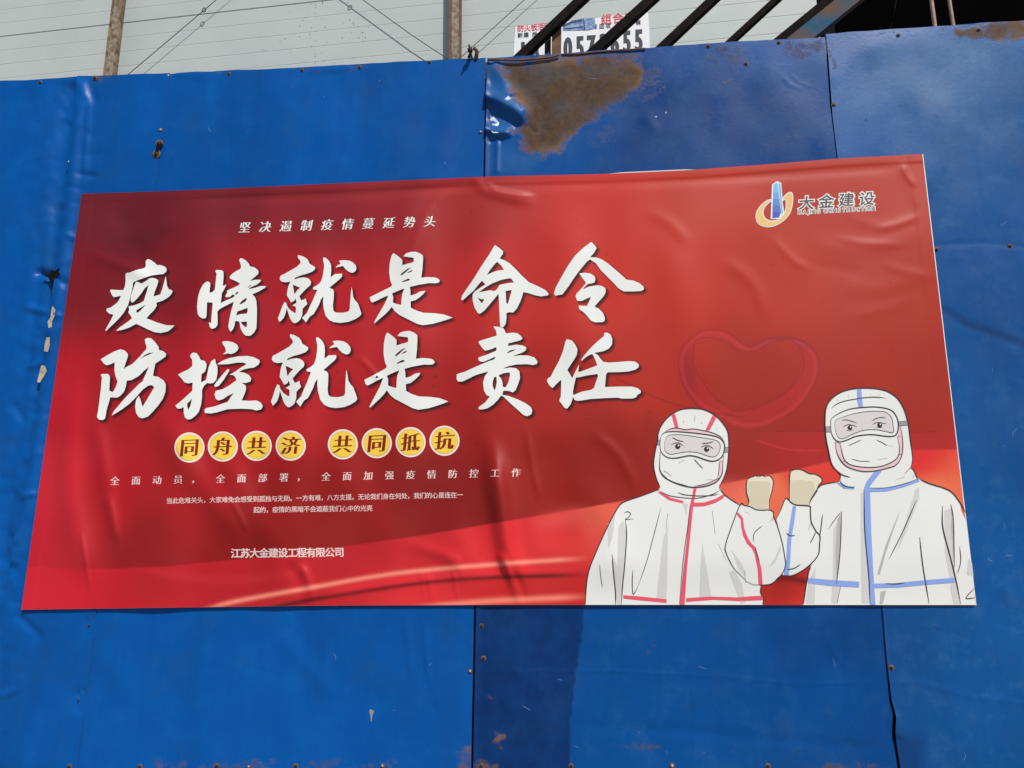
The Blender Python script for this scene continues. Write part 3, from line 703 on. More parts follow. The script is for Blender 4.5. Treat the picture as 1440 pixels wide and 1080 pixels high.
HC['jiu'] = ((380, 340), 7.714, [
 [(300,143),(350,155),(395,180),(415,205),(425,235),(460,258),(488,275),(485,300),(455,325),(400,345),(330,365),(270,390),(260,412),(300,395),(360,385),(400,392),(430,412),(445,440),(435,470),(400,500),(360,540),(325,580),(315,592),(335,635),(365,628),(385,612),(392,650),(402,665),(400,680),(370,705),(352,725),(348,790),(330,840),(300,870),(265,885),(240,870),(215,830),(195,770),(180,720),(165,780),(150,820),(125,850),(100,872),(82,830),(95,800),(110,760),(130,700),(155,652),(175,665),(185,700),(215,740),(260,770),(275,775),(280,740),(278,705),(240,690),(270,670),(288,660),(272,612),(262,640),(225,658),(205,620),(180,580),(190,510),(205,460),(220,432),(160,440),(120,430),(102,405),(110,370),(160,345),(230,305),(290,270),(330,230),(325,205),(300,175)],
 [(245,465),(325,498),(290,530),(262,570),(255,520)],
 [(580,165),(610,180),(640,210),(660,250),(662,310),(655,385),(700,350),(780,345),(780,375),(760,400),(700,450),(640,500),(680,515),(692,540),(688,620),(680,690),(685,745),(710,768),(790,770),(850,755),(862,730),(868,640),(875,560),(882,490),(893,540),(900,600),(925,640),(950,665),(970,720),(990,780),(975,805),(920,840),(850,868),(760,880),(690,872),(640,850),(600,800),(580,720),(572,650),(578,590),(550,625),(530,680),(500,735),(470,785),(430,810),(410,840),(390,875),(345,825),(370,800),(400,770),(425,710),(460,640),(490,570),(510,520),(465,518),(465,495),(510,470),(545,440),(565,390),(580,310),(585,250),(572,190)],
 [(745,205),(800,198),(860,205),(900,225),(930,260),(935,295),(920,325),(890,338),(850,325),(815,295),(790,262),(750,270),(708,278),(730,255),(765,238)]])
HC['shi'] = ((510, 340), 7.714, [
 [(330,122),(370,145),(420,185),(432,205),(428,255),(470,242),(540,225),(556,215),(552,172),(510,168),(440,158),(470,125),(520,110),(575,108),(620,125),(655,150),(655,200),(648,300),(635,390),(700,382),(790,388),(820,400),(840,425),(820,445),(790,450),(720,448),(600,468),(510,490),(518,530),(518,582),(570,570),(620,540),(680,530),(665,560),(620,600),(570,635),(520,645),(522,715),(580,745),(660,770),(780,775),(880,788),(975,822),(930,840),(850,865),(760,890),(650,905),(590,890),(500,845),(400,795),(350,755),(315,705),(290,740),(240,790),(180,840),(132,882),(122,875),(150,825),(200,740),(240,670),(280,580),(220,605),(150,640),(105,660),(85,640),(75,600),(100,590),(200,540),(310,485),(320,470),(300,420),(288,340),(292,240),(310,160)],
 [(410,355),(430,335),(490,290),(530,280),(500,300),(450,345),(415,368)],[(480,335),(535,305),(540,315),(520,330),(485,340)],[(425,432),(490,400),(515,405),(510,418),(430,440)],
 [(318,560),(400,525),(455,505),(430,560),(422,620),(418,685),(370,675),(328,658),(332,600)]])
HC['ming'] = ((640, 330), 7.714, [
 [(430,112),(475,140),(520,180),(518,210),(482,258),(540,280),(590,310),(650,365),(720,440),(800,515),(900,560),(980,600),(1015,640),(1010,658),(930,670),(860,655),(800,635),(740,622),(725,680),(700,740),(670,800),(630,845),(590,840),(555,850),(558,900),(548,970),(520,1005),(490,1003),(485,940),(480,820),(475,700),(470,640),(430,690),(380,750),(320,820),(270,860),(245,850),(210,790),(190,710),(190,650),(215,615),(280,570),(330,540),(290,500),(250,545),(200,610),(140,660),(80,715),(65,700),(75,660),(130,580),(200,480),(280,350),(370,215),(415,140)],
 [(455,293),(420,330),(370,395),(345,438),(400,410),(460,390),(530,382),(500,335)],
 [(250,628),(330,570),(400,530),(500,490),(590,472),(610,478),(640,520),(580,525),(480,545),(460,585),(430,612),(380,603),(310,615)],
 [(245,680),(280,700),(318,700),(292,745),(268,720)],[(548,610),(615,600),(600,660),(570,755),(555,740)]])
HC['ling'] = ((770, 330), 7.2, [
 [(443,72),(480,110),(498,135),(470,185),(430,228),(490,230),(550,250),(610,290),(670,340),(740,400),(800,455),(870,465),(930,490),(975,530),(975,555),(950,570),(870,575),(770,575),(720,545),(670,490),(600,420),(540,360),(490,290),(430,250),(400,270),(350,330),(310,380),(260,450),(215,520),(150,605),(75,618),(65,590),(85,530),(140,430),(210,310),(280,210),(360,135)],
 [(320,392),(380,385),(440,395),(475,420),(485,450),(475,485),(440,495),(405,500),(360,545),(355,555),(420,525),(500,512),(550,520),(585,540),(590,580),(570,620),(530,665),(475,728),(520,750),(560,790),(580,840),(580,870),(560,885),(480,888),(440,870),(400,820),(360,780),(325,760),(312,718),(400,722),(420,680),(440,630),(400,645),(350,670),(300,670),(283,620),(295,595),(330,560),(390,490),(350,435)]])
HC['fang'] = ((120, 460), 7.714, [
 [(380,240),(430,255),(460,290),(462,320),(440,380),(415,460),(440,435),(510,400),(590,320),(660,240),(665,215),(650,170),(645,130),(680,115),(720,125),(760,165),(795,215),(800,250),(840,258),(878,290),(870,320),(820,355),(760,395),(750,440),(742,480),(735,530),(790,540),(850,580),(872,620),(870,700),(840,780),(790,850),(730,920),(680,970),(620,990),(580,978),(550,930),(540,860),(550,790),(580,745),(600,790),(620,865),(660,800),(720,700),(748,650),(720,628),(680,635),(620,680),(560,750),(480,830),(400,890),(330,935),(285,958),(310,910),(370,840),(430,770),(510,690),(590,610),(620,590),(650,520),(690,430),(640,470),(580,530),(500,575),(450,580),(440,640),(420,700),(380,745),(345,765),(270,762),(258,810),(235,880),(215,990),(190,1008),(150,1005),(125,975),(140,900),(155,780),(170,660),(180,540),(165,520),(180,508),(250,508),(268,540),(262,640),(260,690),(300,705),(330,650),(350,590),(330,540),(315,470),(318,380),(280,400),(235,415),(205,400),(165,350),(230,310),(310,265)],
 [(740,275),(690,280),(640,305),(585,355),(640,320),(700,295)]])
HC['kong'] = ((240, 460), 7.714, [
 [(250,275),(285,285),(310,320),(325,355),(370,368),(390,400),(385,450),(370,485),(335,510),(330,600),(385,572),(395,520),(410,440),(440,370),(480,342),(490,390),(508,430),(508,500),(495,570),(465,605),(430,612),(395,605),(360,640),(340,680),(340,760),(330,840),(305,920),(270,960),(220,998),(180,1002),(155,980),(142,930),(140,865),(110,885),(70,882),(50,850),(90,820),(160,760),(235,690),(238,600),(190,612),(150,600),(120,560),(78,515),(120,492),(190,460),(235,420),(232,350),(210,320),(225,285)],
 [(232,775),(200,810),(178,830),(180,860),(190,898),(212,860)],
 [(560,155),(620,152),(680,165),(720,190),(738,225),(720,260),(690,280),(655,293),(620,285),(565,295),(600,265),(590,220),(565,185)],
 [(500,405),(560,365),(640,335),(730,318),(830,312),(900,325),(960,355),(968,380),(950,410),(900,440),(850,445),(790,460),(740,485),(800,495),(850,520),(875,555),(865,590),(820,605),(770,605),(810,630),(820,665),(800,730),(770,795),(850,800),(930,795),(980,820),(1000,855),(985,890),(930,905),(880,890),(760,885),(620,890),(500,925),(430,938),(370,930),(368,890),(400,875),(480,860),(560,830),(620,810),(650,760),(685,715),(620,745),(570,780),(520,797),(490,780),(475,730),(490,690),(560,675),(640,630),(715,575),(700,540),(680,520),(635,515),(690,490),(760,440),(825,400),(790,385),(720,385),(620,402)],
 [(620,452),(640,465),(620,500),(570,580),(520,640),(480,650),(472,630),(500,590),(560,520)]])
HC['ze'] = ((630, 460), 7.714, [
 [(490,-8),(540,-5),(600,10),(632,68),(700,60),(750,65),(790,95),(810,125),(780,145),(720,160),(655,175),(650,205),(740,190),(810,200),(850,220),(845,250),(810,275),(740,300),(700,318),(780,305),(870,308),(940,330),(972,375),(965,400),(920,412),(860,402),(740,405),(650,425),(590,450),(680,438),(740,445),(775,480),(782,550),(760,620),(735,680),(705,710),(660,692),(600,690),(588,735),(650,745),(760,785),(850,830),(900,870),(915,900),(905,945),(860,968),(820,955),(760,900),(680,830),(600,752),(575,742),(540,790),(490,840),(430,880),(380,893),(330,892),(335,865),(400,820),(455,752),(420,740),(390,690),(380,600),(400,530),(440,480),(300,520),(160,590),(110,592),(92,565),(95,510),(180,485),(300,430),(440,370),(490,355),(515,335),(512,320),(460,345),(390,375),(350,375),(330,355),(330,330),(420,300),(525,255),(525,215),(480,235),(440,248),(400,255),(370,225),(330,165),(340,150),(420,125),(530,92),(520,40),(500,5)],
 [(640,275),(680,250),(745,240),(700,262),(640,285)],
 [(525,535),(500,545),(485,590),(485,640),(505,690),(520,650),(530,590)],
 [(545,525),(600,500),(670,490),(672,530),(655,600),(625,655),(595,648),(592,600),(575,555)]])
HC['ren'] = ((760, 460), 7.713, [
 [(285,130),(340,145),(375,185),(402,240),(395,300),(360,360),(320,420),(292,465),(320,510),(345,555),(375,490),(418,405),(415,450),(408,490),(470,470),(550,440),(618,415),(600,370),(580,320),(560,290),(500,320),(445,368),(440,355),(480,300),(550,220),(620,155),(690,95),(690,65),(720,58),(760,80),(780,130),(775,190),(740,235),(680,262),(580,280),(620,300),(650,340),(680,375),(740,385),(850,378),(960,368),(1030,375),(1068,405),(1065,435),(1030,462),(950,482),(850,488),(730,490),(712,510),(705,590),(700,650),(850,645),(990,645),(1050,660),(1090,690),(1088,715),(1050,735),(1040,760),(1000,775),(880,775),(840,765),(700,770),(540,780),(450,795),(400,800),(370,790),(352,755),(345,790),(325,840),(290,885),(260,875),(225,825),(205,805),(210,775),(220,760),(225,660),(225,570),(190,600),(130,662),(95,630),(70,585),(80,555),(110,540),(150,460),(200,370),(245,260),(270,160)],
 [(415,545),(500,525),(620,508),(625,530),(600,600),(580,660),(550,680),(450,700),(355,738),(352,700),(365,630),(385,545)]])
def affine(src, dst):
    A = np.c_[np.array(src, float), np.ones(len(src))]; S, *_ = np.linalg.lstsq(A, np.array(dst, float), rcond=None)
    return lambda P: np.c_[np.asarray(P, float), np.ones(len(P))] @ S
HEAD = []
for k in ('yi', 'qing', 'jiu', 'shi', 'ming', 'ling', 'fang', 'kong', 'ze', 'ren'):
    o, s, L = HC[k]; HEAD.append([X(o, s, l) for l in L])
f = affine([(300,143),(990,780),(745,205),(100,872),(880,490),(760,880)], [(290,75),(1020,780),(755,148),(105,855),(900,465),(790,872)])
HEAD.append([X((370, 460), 7.714, f(l)) for l in HC['jiu'][2]])
f = affine([(330,122),(975,822),(105,660),(132,882),(840,425),(650,905),(575,108)], [(345,58),(1013,808),(128,635),(165,875),(872,382),(665,893),(578,40)])
HEAD.append([X((500, 460), 7.714, f(l)) for l in HC['shi'][2]])
def rounded(l):
    """mild corner softening that keeps the brush shape"""
    l = np.asarray(l, float); a = np.roll(l, 1, 0); b = np.roll(l, -1, 0); q = []
    for p, pa, pb in zip(l, a, b):
        la = np.linalg.norm(pa - p); lb = np.linalg.norm(pb - p); r = .6
        q.append(p + (pa - p) * min(.3, r / la)); q.append(p + (pb - p) * min(.3, r / lb))
    return np.array(q)
HEAD = [[rounded(l) for l in h] for h in HEAD]

# ---- background print: colours per point of a fine grid
NX, NY = 860, 400
u = np.linspace(0, 1, NX + 1); v = np.linspace(0, 1, NY + 1)
U, Vv = np.meshgrid(u, v)
yy = 272 + (857 - 272) * Vv
for _ in range(4):
    xx = b_left(yy) + (b_right(yy) - b_left(yy)) * U
    yt = np.interp(xx, B_TOP[:, 0], B_TOP[:, 1]); yb = np.interp(xx, B_BOT[:, 0], B_BOT[:, 1]); yy = yt + (yb - yt) * Vv
S1 = [(130,290,105,26,38),(200,320,95,22,34),(320,275,112,28,38),(450,300,128,30,38),(550,275,140,36,42),(650,300,156,40,42),(850,290,190,50,50),(1000,280,180,50,44),(1150,260,172,48,40),(1280,260,172,48,40),
 (110,400,118,20,30),(250,380,122,22,30),(350,400,158,28,38),(450,420,175,30,38),(550,440,176,36,42),(700,400,182,42,40),(850,400,190,48,44),(950,380,182,46,38),(1100,400,176,48,38),(1250,400,168,48,40),
 (85,560,180,25,40),(160,560,156,20,30),(280,560,172,26,40),(400,580,172,26,34),(600,560,156,27,28),(760,560,160,34,30),(900,520,172,42,35),(1060,530,156,36,30),(1250,520,164,44,38),(1300,560,158,40,34),
 (70,680,195,34,52),(150,700,168,24,35),(280,700,160,25,30),(420,700,140,22,21),(600,700,128,20,19),(750,680,146,28,24),(850,650,138,25,22),(1080,620,150,33,30),(1280,590,158,38,34),
 (60,780,185,30,48),(200,770,140,22,28),(350,760,134,22,23),(500,740,146,28,27),(650,710,126,19,18),(1180,600,152,34,30)]
S2 = [(50,830,200,32,50),(200,830,186,28,40),(350,820,182,28,40),(450,800,184,32,42),(600,780,190,36,44),(700,760,204,42,50),(790,755,208,50,54),(850,725,220,92,86),(870,760,218,60,60),(720,842,192,34,40),(600,842,212,48,54),(800,828,190,36,42),
 (1050,705,226,118,100),(1030,680,220,88,82),(1090,690,224,110,96),(1120,665,212,58,62),(1160,665,214,58,60),(1110,835,150,24,30),(1120,845,205,50,55),(1290,645,212,40,55),(1300,700,226,118,100),(1250,668,214,62,66),(1330,730,226,108,92),(1000,800,190,40,42)]
def rbf(S, x, y, r):
    S = np.array(S, float); c = lin(S[:, 2:]); w_ = 0; a = 0
    for i in range(len(S)):
        d2 = ((x - S[i, 0]) ** 2 + (y - S[i, 1]) ** 2) / r ** 2; k = 1 / (d2 + .12) ** 2
        w_ = w_ + k; a = a + k[..., None] * c[i]
    return a / w_[..., None]
EDGE = np.array([(20,797),(100,799),(160,799.5),(230,797),(300,790),(400,780),(480,769),(600,752),(700,735),(800,718),(900,700),(1030,678),(1120,660),(1165,649),(1200,638),(1240,632.5),(1325,632),(1400,632)])
ye = np.interp(xx, EDGE[:, 0], EDGE[:, 1])
low = sm(-1.4, 1.4, yy - ye)[..., None]
c1 = rbf(S1, xx, yy, 90); c2 = rbf(S2, xx, yy, 60)
BGC = c1 * (1 - low) + c2 * low
rg = sm(550, 1000, xx)[..., None]; BGC = BGC * np.concatenate([np.ones_like(rg), .80 + .16 * rg, .84 - .24 * rg], -1)
def blend(C, mask, col): return C * (1 - mask[..., None]) + col * mask[..., None]
# big faint arcs of the ground print
arc = catmull([(370, 250), (500, 400), (620, 600), (640, 760)], 6)
# mid tone band on the right, between the dark and the light field
bm = ((xx > 1040) & (yy > 606.5) & (yy <= ye)) * sm(1040, 1150, xx); BGC = blend(BGC, bm * .55, lin((176, 36, 42)))
# ribbon with the heart
HO = X((930, 440), 5.4, [(245,180),(300,140),(400,128),(480,140),(560,185),(620,235),(690,256),(760,212),(830,190),(940,183),(1050,200),(1130,250),(1185,330),(1195,430),(1170,530),(1100,650),(1000,750),(850,835),(700,880),(560,860),(450,800),(300,720),(220,640),(160,540),(130,420),(135,320),(180,230)])
HI = X((930, 440), 5.4, [(260,210),(340,190),(420,195),(500,225),(560,270),(650,292),(740,275),(850,215),(950,200),(1000,215),(1060,280),(1085,360),(1070,450),(1000,550),(880,650),(740,710),(600,745),(500,715),(400,640),(300,500),(250,390),(245,300)])
HOc = catmull(HO, 5, True); HIc = catmull(HI, 5, True)
box = (xx > 940) & (xx < 1165) & (yy > 455) & (yy < 612)
hm = np.zeros(xx.shape); bx, by = xx[box], yy[box]
ins = inside(bx, by, [HOc, HIc]); dO, _, _ = poly_dist(bx, by, np.vstack([HOc, HOc[:1]])); dI, _, _ = poly_dist(bx, by, np.vstack([HIc, HIc[:1]]))
hm[box] = ins * 1.0
fade = sm(1.0, 0.55, (yy - 520) / 90 * (xx > 1000)) 
BGC = blend(BGC, hm * .42, lin((178, 34, 44)))
tone = np.zeros(xx.shape); tone[box] = ins * np.exp(-((bx - 968) / 12) ** 2) * sm(470, 520, by) ; BGC = blend(BGC, tone * .45, lin((112, 30, 38)))
tone = np.zeros(xx.shape); tone[box] = ins * sm(1050, 1075, bx) * sm(500, 485, by); BGC = blend(BGC, tone * .45, lin((120, 36, 44)))
tone = np.zeros(xx.shape); tone[box] = ins * np.exp(-((dO - 5) / 2.2) ** 2); BGC = blend(BGC, tone * .28, lin((205, 60, 66)))
ln = np.zeros(xx.shape); ln[box] = (np.exp(-(dO / .9) ** 2) * (by < 585) + np.exp(-(dI / .9) ** 2)); BGC = blend(BGC, np.clip(ln, 0, 1) * .45, lin((110, 20, 24)))
def line(pts, w_, col, a, e=.12):
    global BGC
    P = catmull(pts, 6); x0, y0 = P.min(0) - 5 * w_; x1, y1 = P.max(0) + 5 * w_
    k = (xx > x0) & (xx < x1) & (yy > y0) & (yy < y1)
    d, _, t = poly_dist(xx[k], yy[k], P); mk = np.zeros(xx.shape); mk[k] = a * np.exp(-(d / w_) ** 2) * (sm(0, e, t) * sm(0, e, 1 - t) if e else 1)
    BGC = blend(BGC, mk, lin(col))
line([(860, 528), (930, 562), (1000, 580), (1060, 588)], 1.2, (110, 22, 24), .5)
line([(1060, 560), (1010, 600), (1090, 607)], 1.2, (118, 22, 26), .35)
line([(1085, 607), (1165, 606.5), (1325, 607.5)], 1.1, (120, 22, 26), .6, .05)
line([(1060, 618), (1110, 632), (1165, 634)], 1.2, (205, 50, 56), .6)
line([(1180, 634), (1325, 633)], 1.3, (196, 40, 52), .6, .02)
line([(900, 580), (960, 640), (1040, 678)], 14, (125, 22, 22), .35)
line([(270, 862), (330, 846), (440, 826), (560, 806), (700, 793.5), (780, 788), (835, 785)], 3.4, (250, 150, 130), .75, .1)
line([(330, 866), (440, 843), (560, 824), (640, 815), (720, 811), (840, 808)], 3.6, (70, 8, 14), .85, .14)
line([(440, 836), (560, 816), (700, 803), (840, 798)], 6, (226, 44, 56), .6)
line([(560, 858), (680, 846), (760, 842), (840, 838)], 4.5, (248, 140, 120), .75, .2)
line([(840, 715), (800, 726), (740, 740)], 12, (226, 88, 82), .5, .4)
line([(1085, 815), (1110, 813), (1140, 820)], 5, (70, 10, 16), .7, .2)
line([(1000, 676), (1040, 690), (1100, 680)], 14, (228, 105, 95), .4, .3)
line([(170, 792), (240, 808), (330, 815), (440, 805)], 7, (214, 50, 62), .30, .3)
# printed soft drop shadow of the headline
SH = np.zeros(xx.shape)
for h in HEAD:
    A = np.vstack(h); x0, y0 = A.min(0) - 8; x1, y1 = A.max(0) + 12
    k = (xx > x0) & (xx < x1) & (yy > y0) & (yy < y1)
    gx, gy = xx[k] - 3.0, yy[k] - 3.2
    ins = inside(gx, gy, h); d = np.full(gx.shape, 1e9)
    for l in h: d = np.minimum(d, poly_dist(gx, gy, np.vstack([l, l[:1]]))[0])
    sd = np.where(ins, d, -d); SH[k] = np.maximum(SH[k], sm(-3.6, 1.8, sd))
BGC = blend(BGC, SH * .92, lin((30, 10, 16)))
# tiny dark specks painted as punctures in the vinyl
r2 = np.random.RandomState(11)
for _ in range(70):
    a = r2.uniform(600, 1300) if r2.rand() < .8 else r2.uniform(60, 600); b = r2.uniform(260, 840); rr = r2.uniform(.7, 1.5)
    k = np.exp(-((xx - a) ** 2 + (yy - b) ** 2) / rr ** 2) * r2.uniform(.3, .8); BGC = blend(BGC, k, lin((60, 14, 14)))
Vb = P2W(xx.ravel(), yy.ravel(), -Hban(xx.ravel(), yy.ravel()))
ii = np.arange((NX + 1) * (NY + 1)).reshape(NY + 1, NX + 1)
Fc = np.stack([ii[:-1, :-1], ii[1:, :-1], ii[1:, 1:], ii[:-1, 1:]], -1).reshape(-1, 4)
m_vinyl = mat('printed_vinyl', (.5, .05, .05, 1), .40, spec=.26, attr='print', noise=(5, (.30, .17, .14, 1), .025, 9), bump=(260, .05, .001))
def grid_mesh(name, V, Fc, m, parent):
    me = bpy.data.meshes.new(name); V = V - np.array(world_loc(parent)); n = len(V); nf = len(Fc)
    me.vertices.add(n); me.vertices.foreach_set('co', V.astype(np.float32).ravel())
    me.loops.add(nf * 4); me.loops.foreach_set('vertex_index', Fc.astype(np.int32).ravel())
    me.polygons.add(nf); me.polygons.foreach_set('loop_start', np.arange(nf, dtype=np.int32) * 4)
    me.polygons.foreach_set('use_smooth', np.ones(nf, bool)); me.update(calc_edges=True); me.materials.append(m)
    o = bpy.data.objects.new(name, me); COL.objects.link(o); o.parent = parent; return o
vs = grid_mesh('vinyl_sheet', Vb, Fc, m_vinyl, ban); setcol(vs, 'print', BGC.reshape(-1, 3))
vs['label'] = 'red sheet printed with a dark to bright red gradient, light streaks and a faint heart ribbon'
# white backing that peeks out along the right and part of the top edge
m_back = mat('white_vinyl_backing', (.72, .72, .72, 1), .6)
uB = np.linspace(0, 1, 120); vB = np.linspace(0, 1, 60); UB, VB = np.meshgrid(uB, vB); yb_ = 272 + 585 * VB
for _ in range(4):
    xb_ = b_left(yb_) + .5 + (b_right(yb_) + 1.2 - b_left(yb_) - .5) * UB
    t_ = np.interp(xb_, B_TOP[:, 0], B_TOP[:, 1]) - 1.4 * sm(845, 880, xb_) * sm(985, 960, xb_) + .3
    yb_ = t_ + (np.interp(xb_, B_BOT[:, 0], B_BOT[:, 1]) + .2 - t_) * VB
Vk = P2W(xb_.ravel(), yb_.ravel(), -(Hban(xb_.ravel(), yb_.ravel()) - .0035))
ik = np.arange(120 * 60).reshape(60, 120); Fk = np.stack([ik[:-1, :-1], ik[1:, :-1], ik[1:, 1:], ik[:-1, 1:]], -1).reshape(-1, 4)
grid_mesh('backing', Vk, Fk, m_back, ban)

# ---- ink materials
def ink(name, c, rough=.5): return mat(name, L4(*c), rough, spec=.25)
m_white = ink('print_white', (222, 225, 222)); m_suit = ink('print_suit_white', (222, 223, 220)); m_line = ink('print_line', (48, 44, 50))
m_pink = ink('print_pink_tape', (222, 84, 104)); m_blue = ink('print_blue_tape', (134, 160, 222)); m_shade = ink('print_grey_fold', (176, 174, 174))
m_shade2 = ink('print_light_fold', (200, 200, 198)); m_lens = ink('print_lens', (208, 202, 202)); m_skin = ink('print_glove', (221, 213, 192)); m_skin2 = ink('print_glove_palm', (206, 196, 172))
m_strap = ink('print_strap', (150, 146, 148)); m_rose = ink('print_rose', (222, 190, 194)); m_yel = ink('print_yellow', (236, 196, 70)); m_green = ink('print_olive_edge', (196, 190, 120))
m_brown = ink('print_brown', (120, 26, 14)); m_cream = ink('print_cream', (238, 214, 206)); m_gold = ink('print_gold', (222, 186, 120)); m_grey = ink('print_grey', (84, 70, 78))
m_lblue = ink('print_light_blue', (110, 170, 220)); m_dblue = ink('print_deep_blue', (70, 90, 180)); m_eye = ink('print_eye', (52, 44, 46))
m_pale = ink('print_pale_text', (232, 200, 196))

for h in HEAD: sheet('headline_character', h, m_white, ban, .0005)
# ---- small lettering
def textline(name, chars, pos, size, m, off=.0007, split=False, **kw):
    if split:
        ln_ = empty(name, (0, 0, 0)); ln_.parent = parent_now
        for ch, (cx, cy) in zip(chars, pos):
            p, t = cdt_sheet(place(ch, cx, cy, size, **kw), True, 3); print_mesh('printed_character', p, t, m, ln_, off + .0003)
        return ln_
    P_, T_ = [], []; n = 0
    for ch, (cx, cy) in zip(chars, pos):
        if ch == ' ': continue
        L = place(ch, cx, cy, size, **kw)
        if not L: continue
        p, t = cdt_sheet(L, True, 5); P_.append(p); T_.append(t + n); n += len(p)
    P_ = np.vstack(P_); T_ = np.vstack(T_); o = print_mesh(name, P_, T_, m, parent_now, off); o['kind'] = 'stuff'; return o
parent_now = ban
t1 = '坚决遏制疫情蔓延势头'
textline('printed_text', t1, [(344.4 + 28.95 * i, 319.7 - .93 * i) for i in range(10)], 16.5, m_white, split=True, slope=-.03, shear=.22, dx=.030, dy=-.006)
t3 = '全面动员，全面部署，全面加强疫情防控工作'
textline('printed_text', t3, [(161.5 + 29.7 * i - (5 if c == '，' else 0), 676.3 - .62 * i) for i, c in enumerate(t3)], 13.2, m_pale, split=True, slope=-.02, shear=.08, dx=.022, dy=-.010)
p1 = '当此危难关头，大家难免会感受到孤独与无助。一方有难，八方支援。无论我们身在何处，我们的心是连在一'
textline('printed_text', p1, [(233.6 + 417.6 / len(p1) * (i + .5), 704.2 - 8.6 * i / len(p1)) for i in range(len(p1))], 417.6 / len(p1) * 1.04, m_pale, slope=-.02, dx=.006, dy=.006)
p2 = '起的，疫情的黑暗不会遮蔽我们心中的光亮'
textline('printed_text', p2, [(356.4 + 167.6 / len(p2) * (i + .5), 717.0 - 2.6 * i / len(p2)) for i in range(len(p2))], 167.6 / len(p2) * 1.04, m_pale, slope=-.014, dx=.006, dy=.006)
p3 = '江苏大金建设工程有限公司'
textline('printed_text', p3, [(325 + 158.7 / 12 * (i + .5), 778 - .14 * i) for i in range(12)], 14.2, m_pale, split=True, slope=-.01, dx=.030, dy=.020)
# ---- eight round badges
for ch, (cx, cy) in zip('同舟共济共同抵抗', [(266.4,629.3),(313.3,627.9),(361,627),(408.8,626.7),(482.1,624.8),(529.9,623.2),(577.4,621.8),(625.1,619.8)]):
    bd = sheet('badge', [ellipse(cx, cy, 21.2, 21.2, 40)], m_cream, ban, .0005)
    sheet('badge_ring', [ellipse(cx, cy, 18.9, 18.9, 36)], m_green, bd, .0008)
    sheet('badge_face', [ellipse(cx, cy, 17.4, 17.4, 36)], m_yel, bd, .0011)
    L = place(ch, cx, cy - .3, 27.0, slope=-.04, shear=.10, dx=.042, dy=-.010)
    sheet('badge_character', L, m_brown, bd, .0015, True, 5)
# ---- company logo
lg = empty('logo', tuple(world_loc(ban) - world_loc(ban)))
lg.parent = ban
LO = (1040, 240); LS = 6.545
def ls(name, pts, m, off, par=None, smooth_=0): 
    q = X(LO, LS, pts); q = catmull(q, smooth_, True) if smooth_ else q
    return sheet(name, [q], m, par or lg, off)
sw = [(295,270),(255,277),(200,320),(160,380),(155,440),(180,490),(250,515),(320,505),(400,460),(460,390),(485,300),(485,215),(455,203),(410,240),(400,270),(425,262),(430,330),(410,400),(360,450),(290,465),(235,440),(215,390),(225,340),(260,300)]
q = catmull(sw, 3, True)
def grow(P, d):
    P = np.asarray(P, float); s = 1 if area(P) > 0 else -1
    return thicken([P], d * s, d * s)[0]
ls('swoosh_edge', grow(q, 6), m_white, .0005); ls('swoosh', grow(q, -2), m_gold, .0008)
ls('tower_edge', [(286,446),(298,128),(345,95),(384,113),(398,300),(414,400),(372,446)], m_white, .0011)
TW = [((312,126),(350,106)), ((309,200),(362,200)), ((307,260),(368,260)), ((305,320),(374,320)), ((303,380),(382,380)), ((302,438),(364,430))]
for k_ in range(5):
    (la, ra), (lb, rb) = TW[k_], TW[k_ + 1]; f_ = k_ / 4; ls('tower_band', [la, ra, rb, lb], ink('print_tower_blue', tuple(np.array((120, 185, 220)) * (1 - f_) + np.array((72, 88, 178)) * f_)), .0014)
ls('tower_side', [(362,112),(377,120),(389,300),(400,392),(388,402),(378,300),(366,180)], m_lblue, .0014)
parent_now = lg
lp_ = [(1134,285.2),(1162,283),(1190.5,280.6),(1219,279.2)]
textline('logo_lettering_edge', '大金建设', lp_, 20, m_white, .0006, True, slope=-.05, shear=.06, dx=.085, dy=.085, wx=1.12)
textline('logo_lettering', '大金建设', lp_, 20, m_grey, .0011, True, slope=-.05, shear=.06, dx=.012, dy=.012, wx=1.12)
en = 'DAJING CONSTRUCTION'
ws = np.array([{'I': .32, ' ': .5, 'J': .6}.get(c, 1.0) for c in en]); cs = np.cumsum(ws) - ws / 2; cs = cs / ws.sum()
ep = [(1121.5 + 110 * c, 298.6 - 5.6 * c) for c in cs]
textline('logo_lettering_edge', en, ep, 7.6, m_white, .0006, slope=-.05, dx=.10, dy=.11, wx=1.02)
textline('logo_lettering', en, ep, 7.6, m_grey, .0011, slope=-.05, dx=-.006, dy=-.012, wx=1.02)
parent_now = ban

# ---- the two printed figures
def strokes(name, items, m, par, off, step=6):
    o = sheet(name, [ribbon(p, w_) for p, w_ in items], m, par, off, True, step); o['kind'] = 'stuff'; return o
def fills(name, polys, m, par, off, smooth_=0):
    for i, p in enumerate(polys): sheet(name, [catmull(p, smooth_, True) if smooth_ else np.asarray(p, float)], m, par, off + .00004 * i, True, 4)
A1 = (810, 560); a1 = lambda p: X(A1, 3.6, p)
H1 = (910, 565); h1 = lambda p: X(H1, 8.0, p)
A2 = (1080, 540); a2 = lambda p: X(A2, 3.374, p)
H2 = (1150, 540); h2 = lambda p: X(H2, 6.747, p)
HD = (1000, 640); hd = lambda p: X(HD, 6.0, p)
o1, o2, o3, o4, o5, o6 = .0004, .00065, .0009, .00115, .0014, .00165

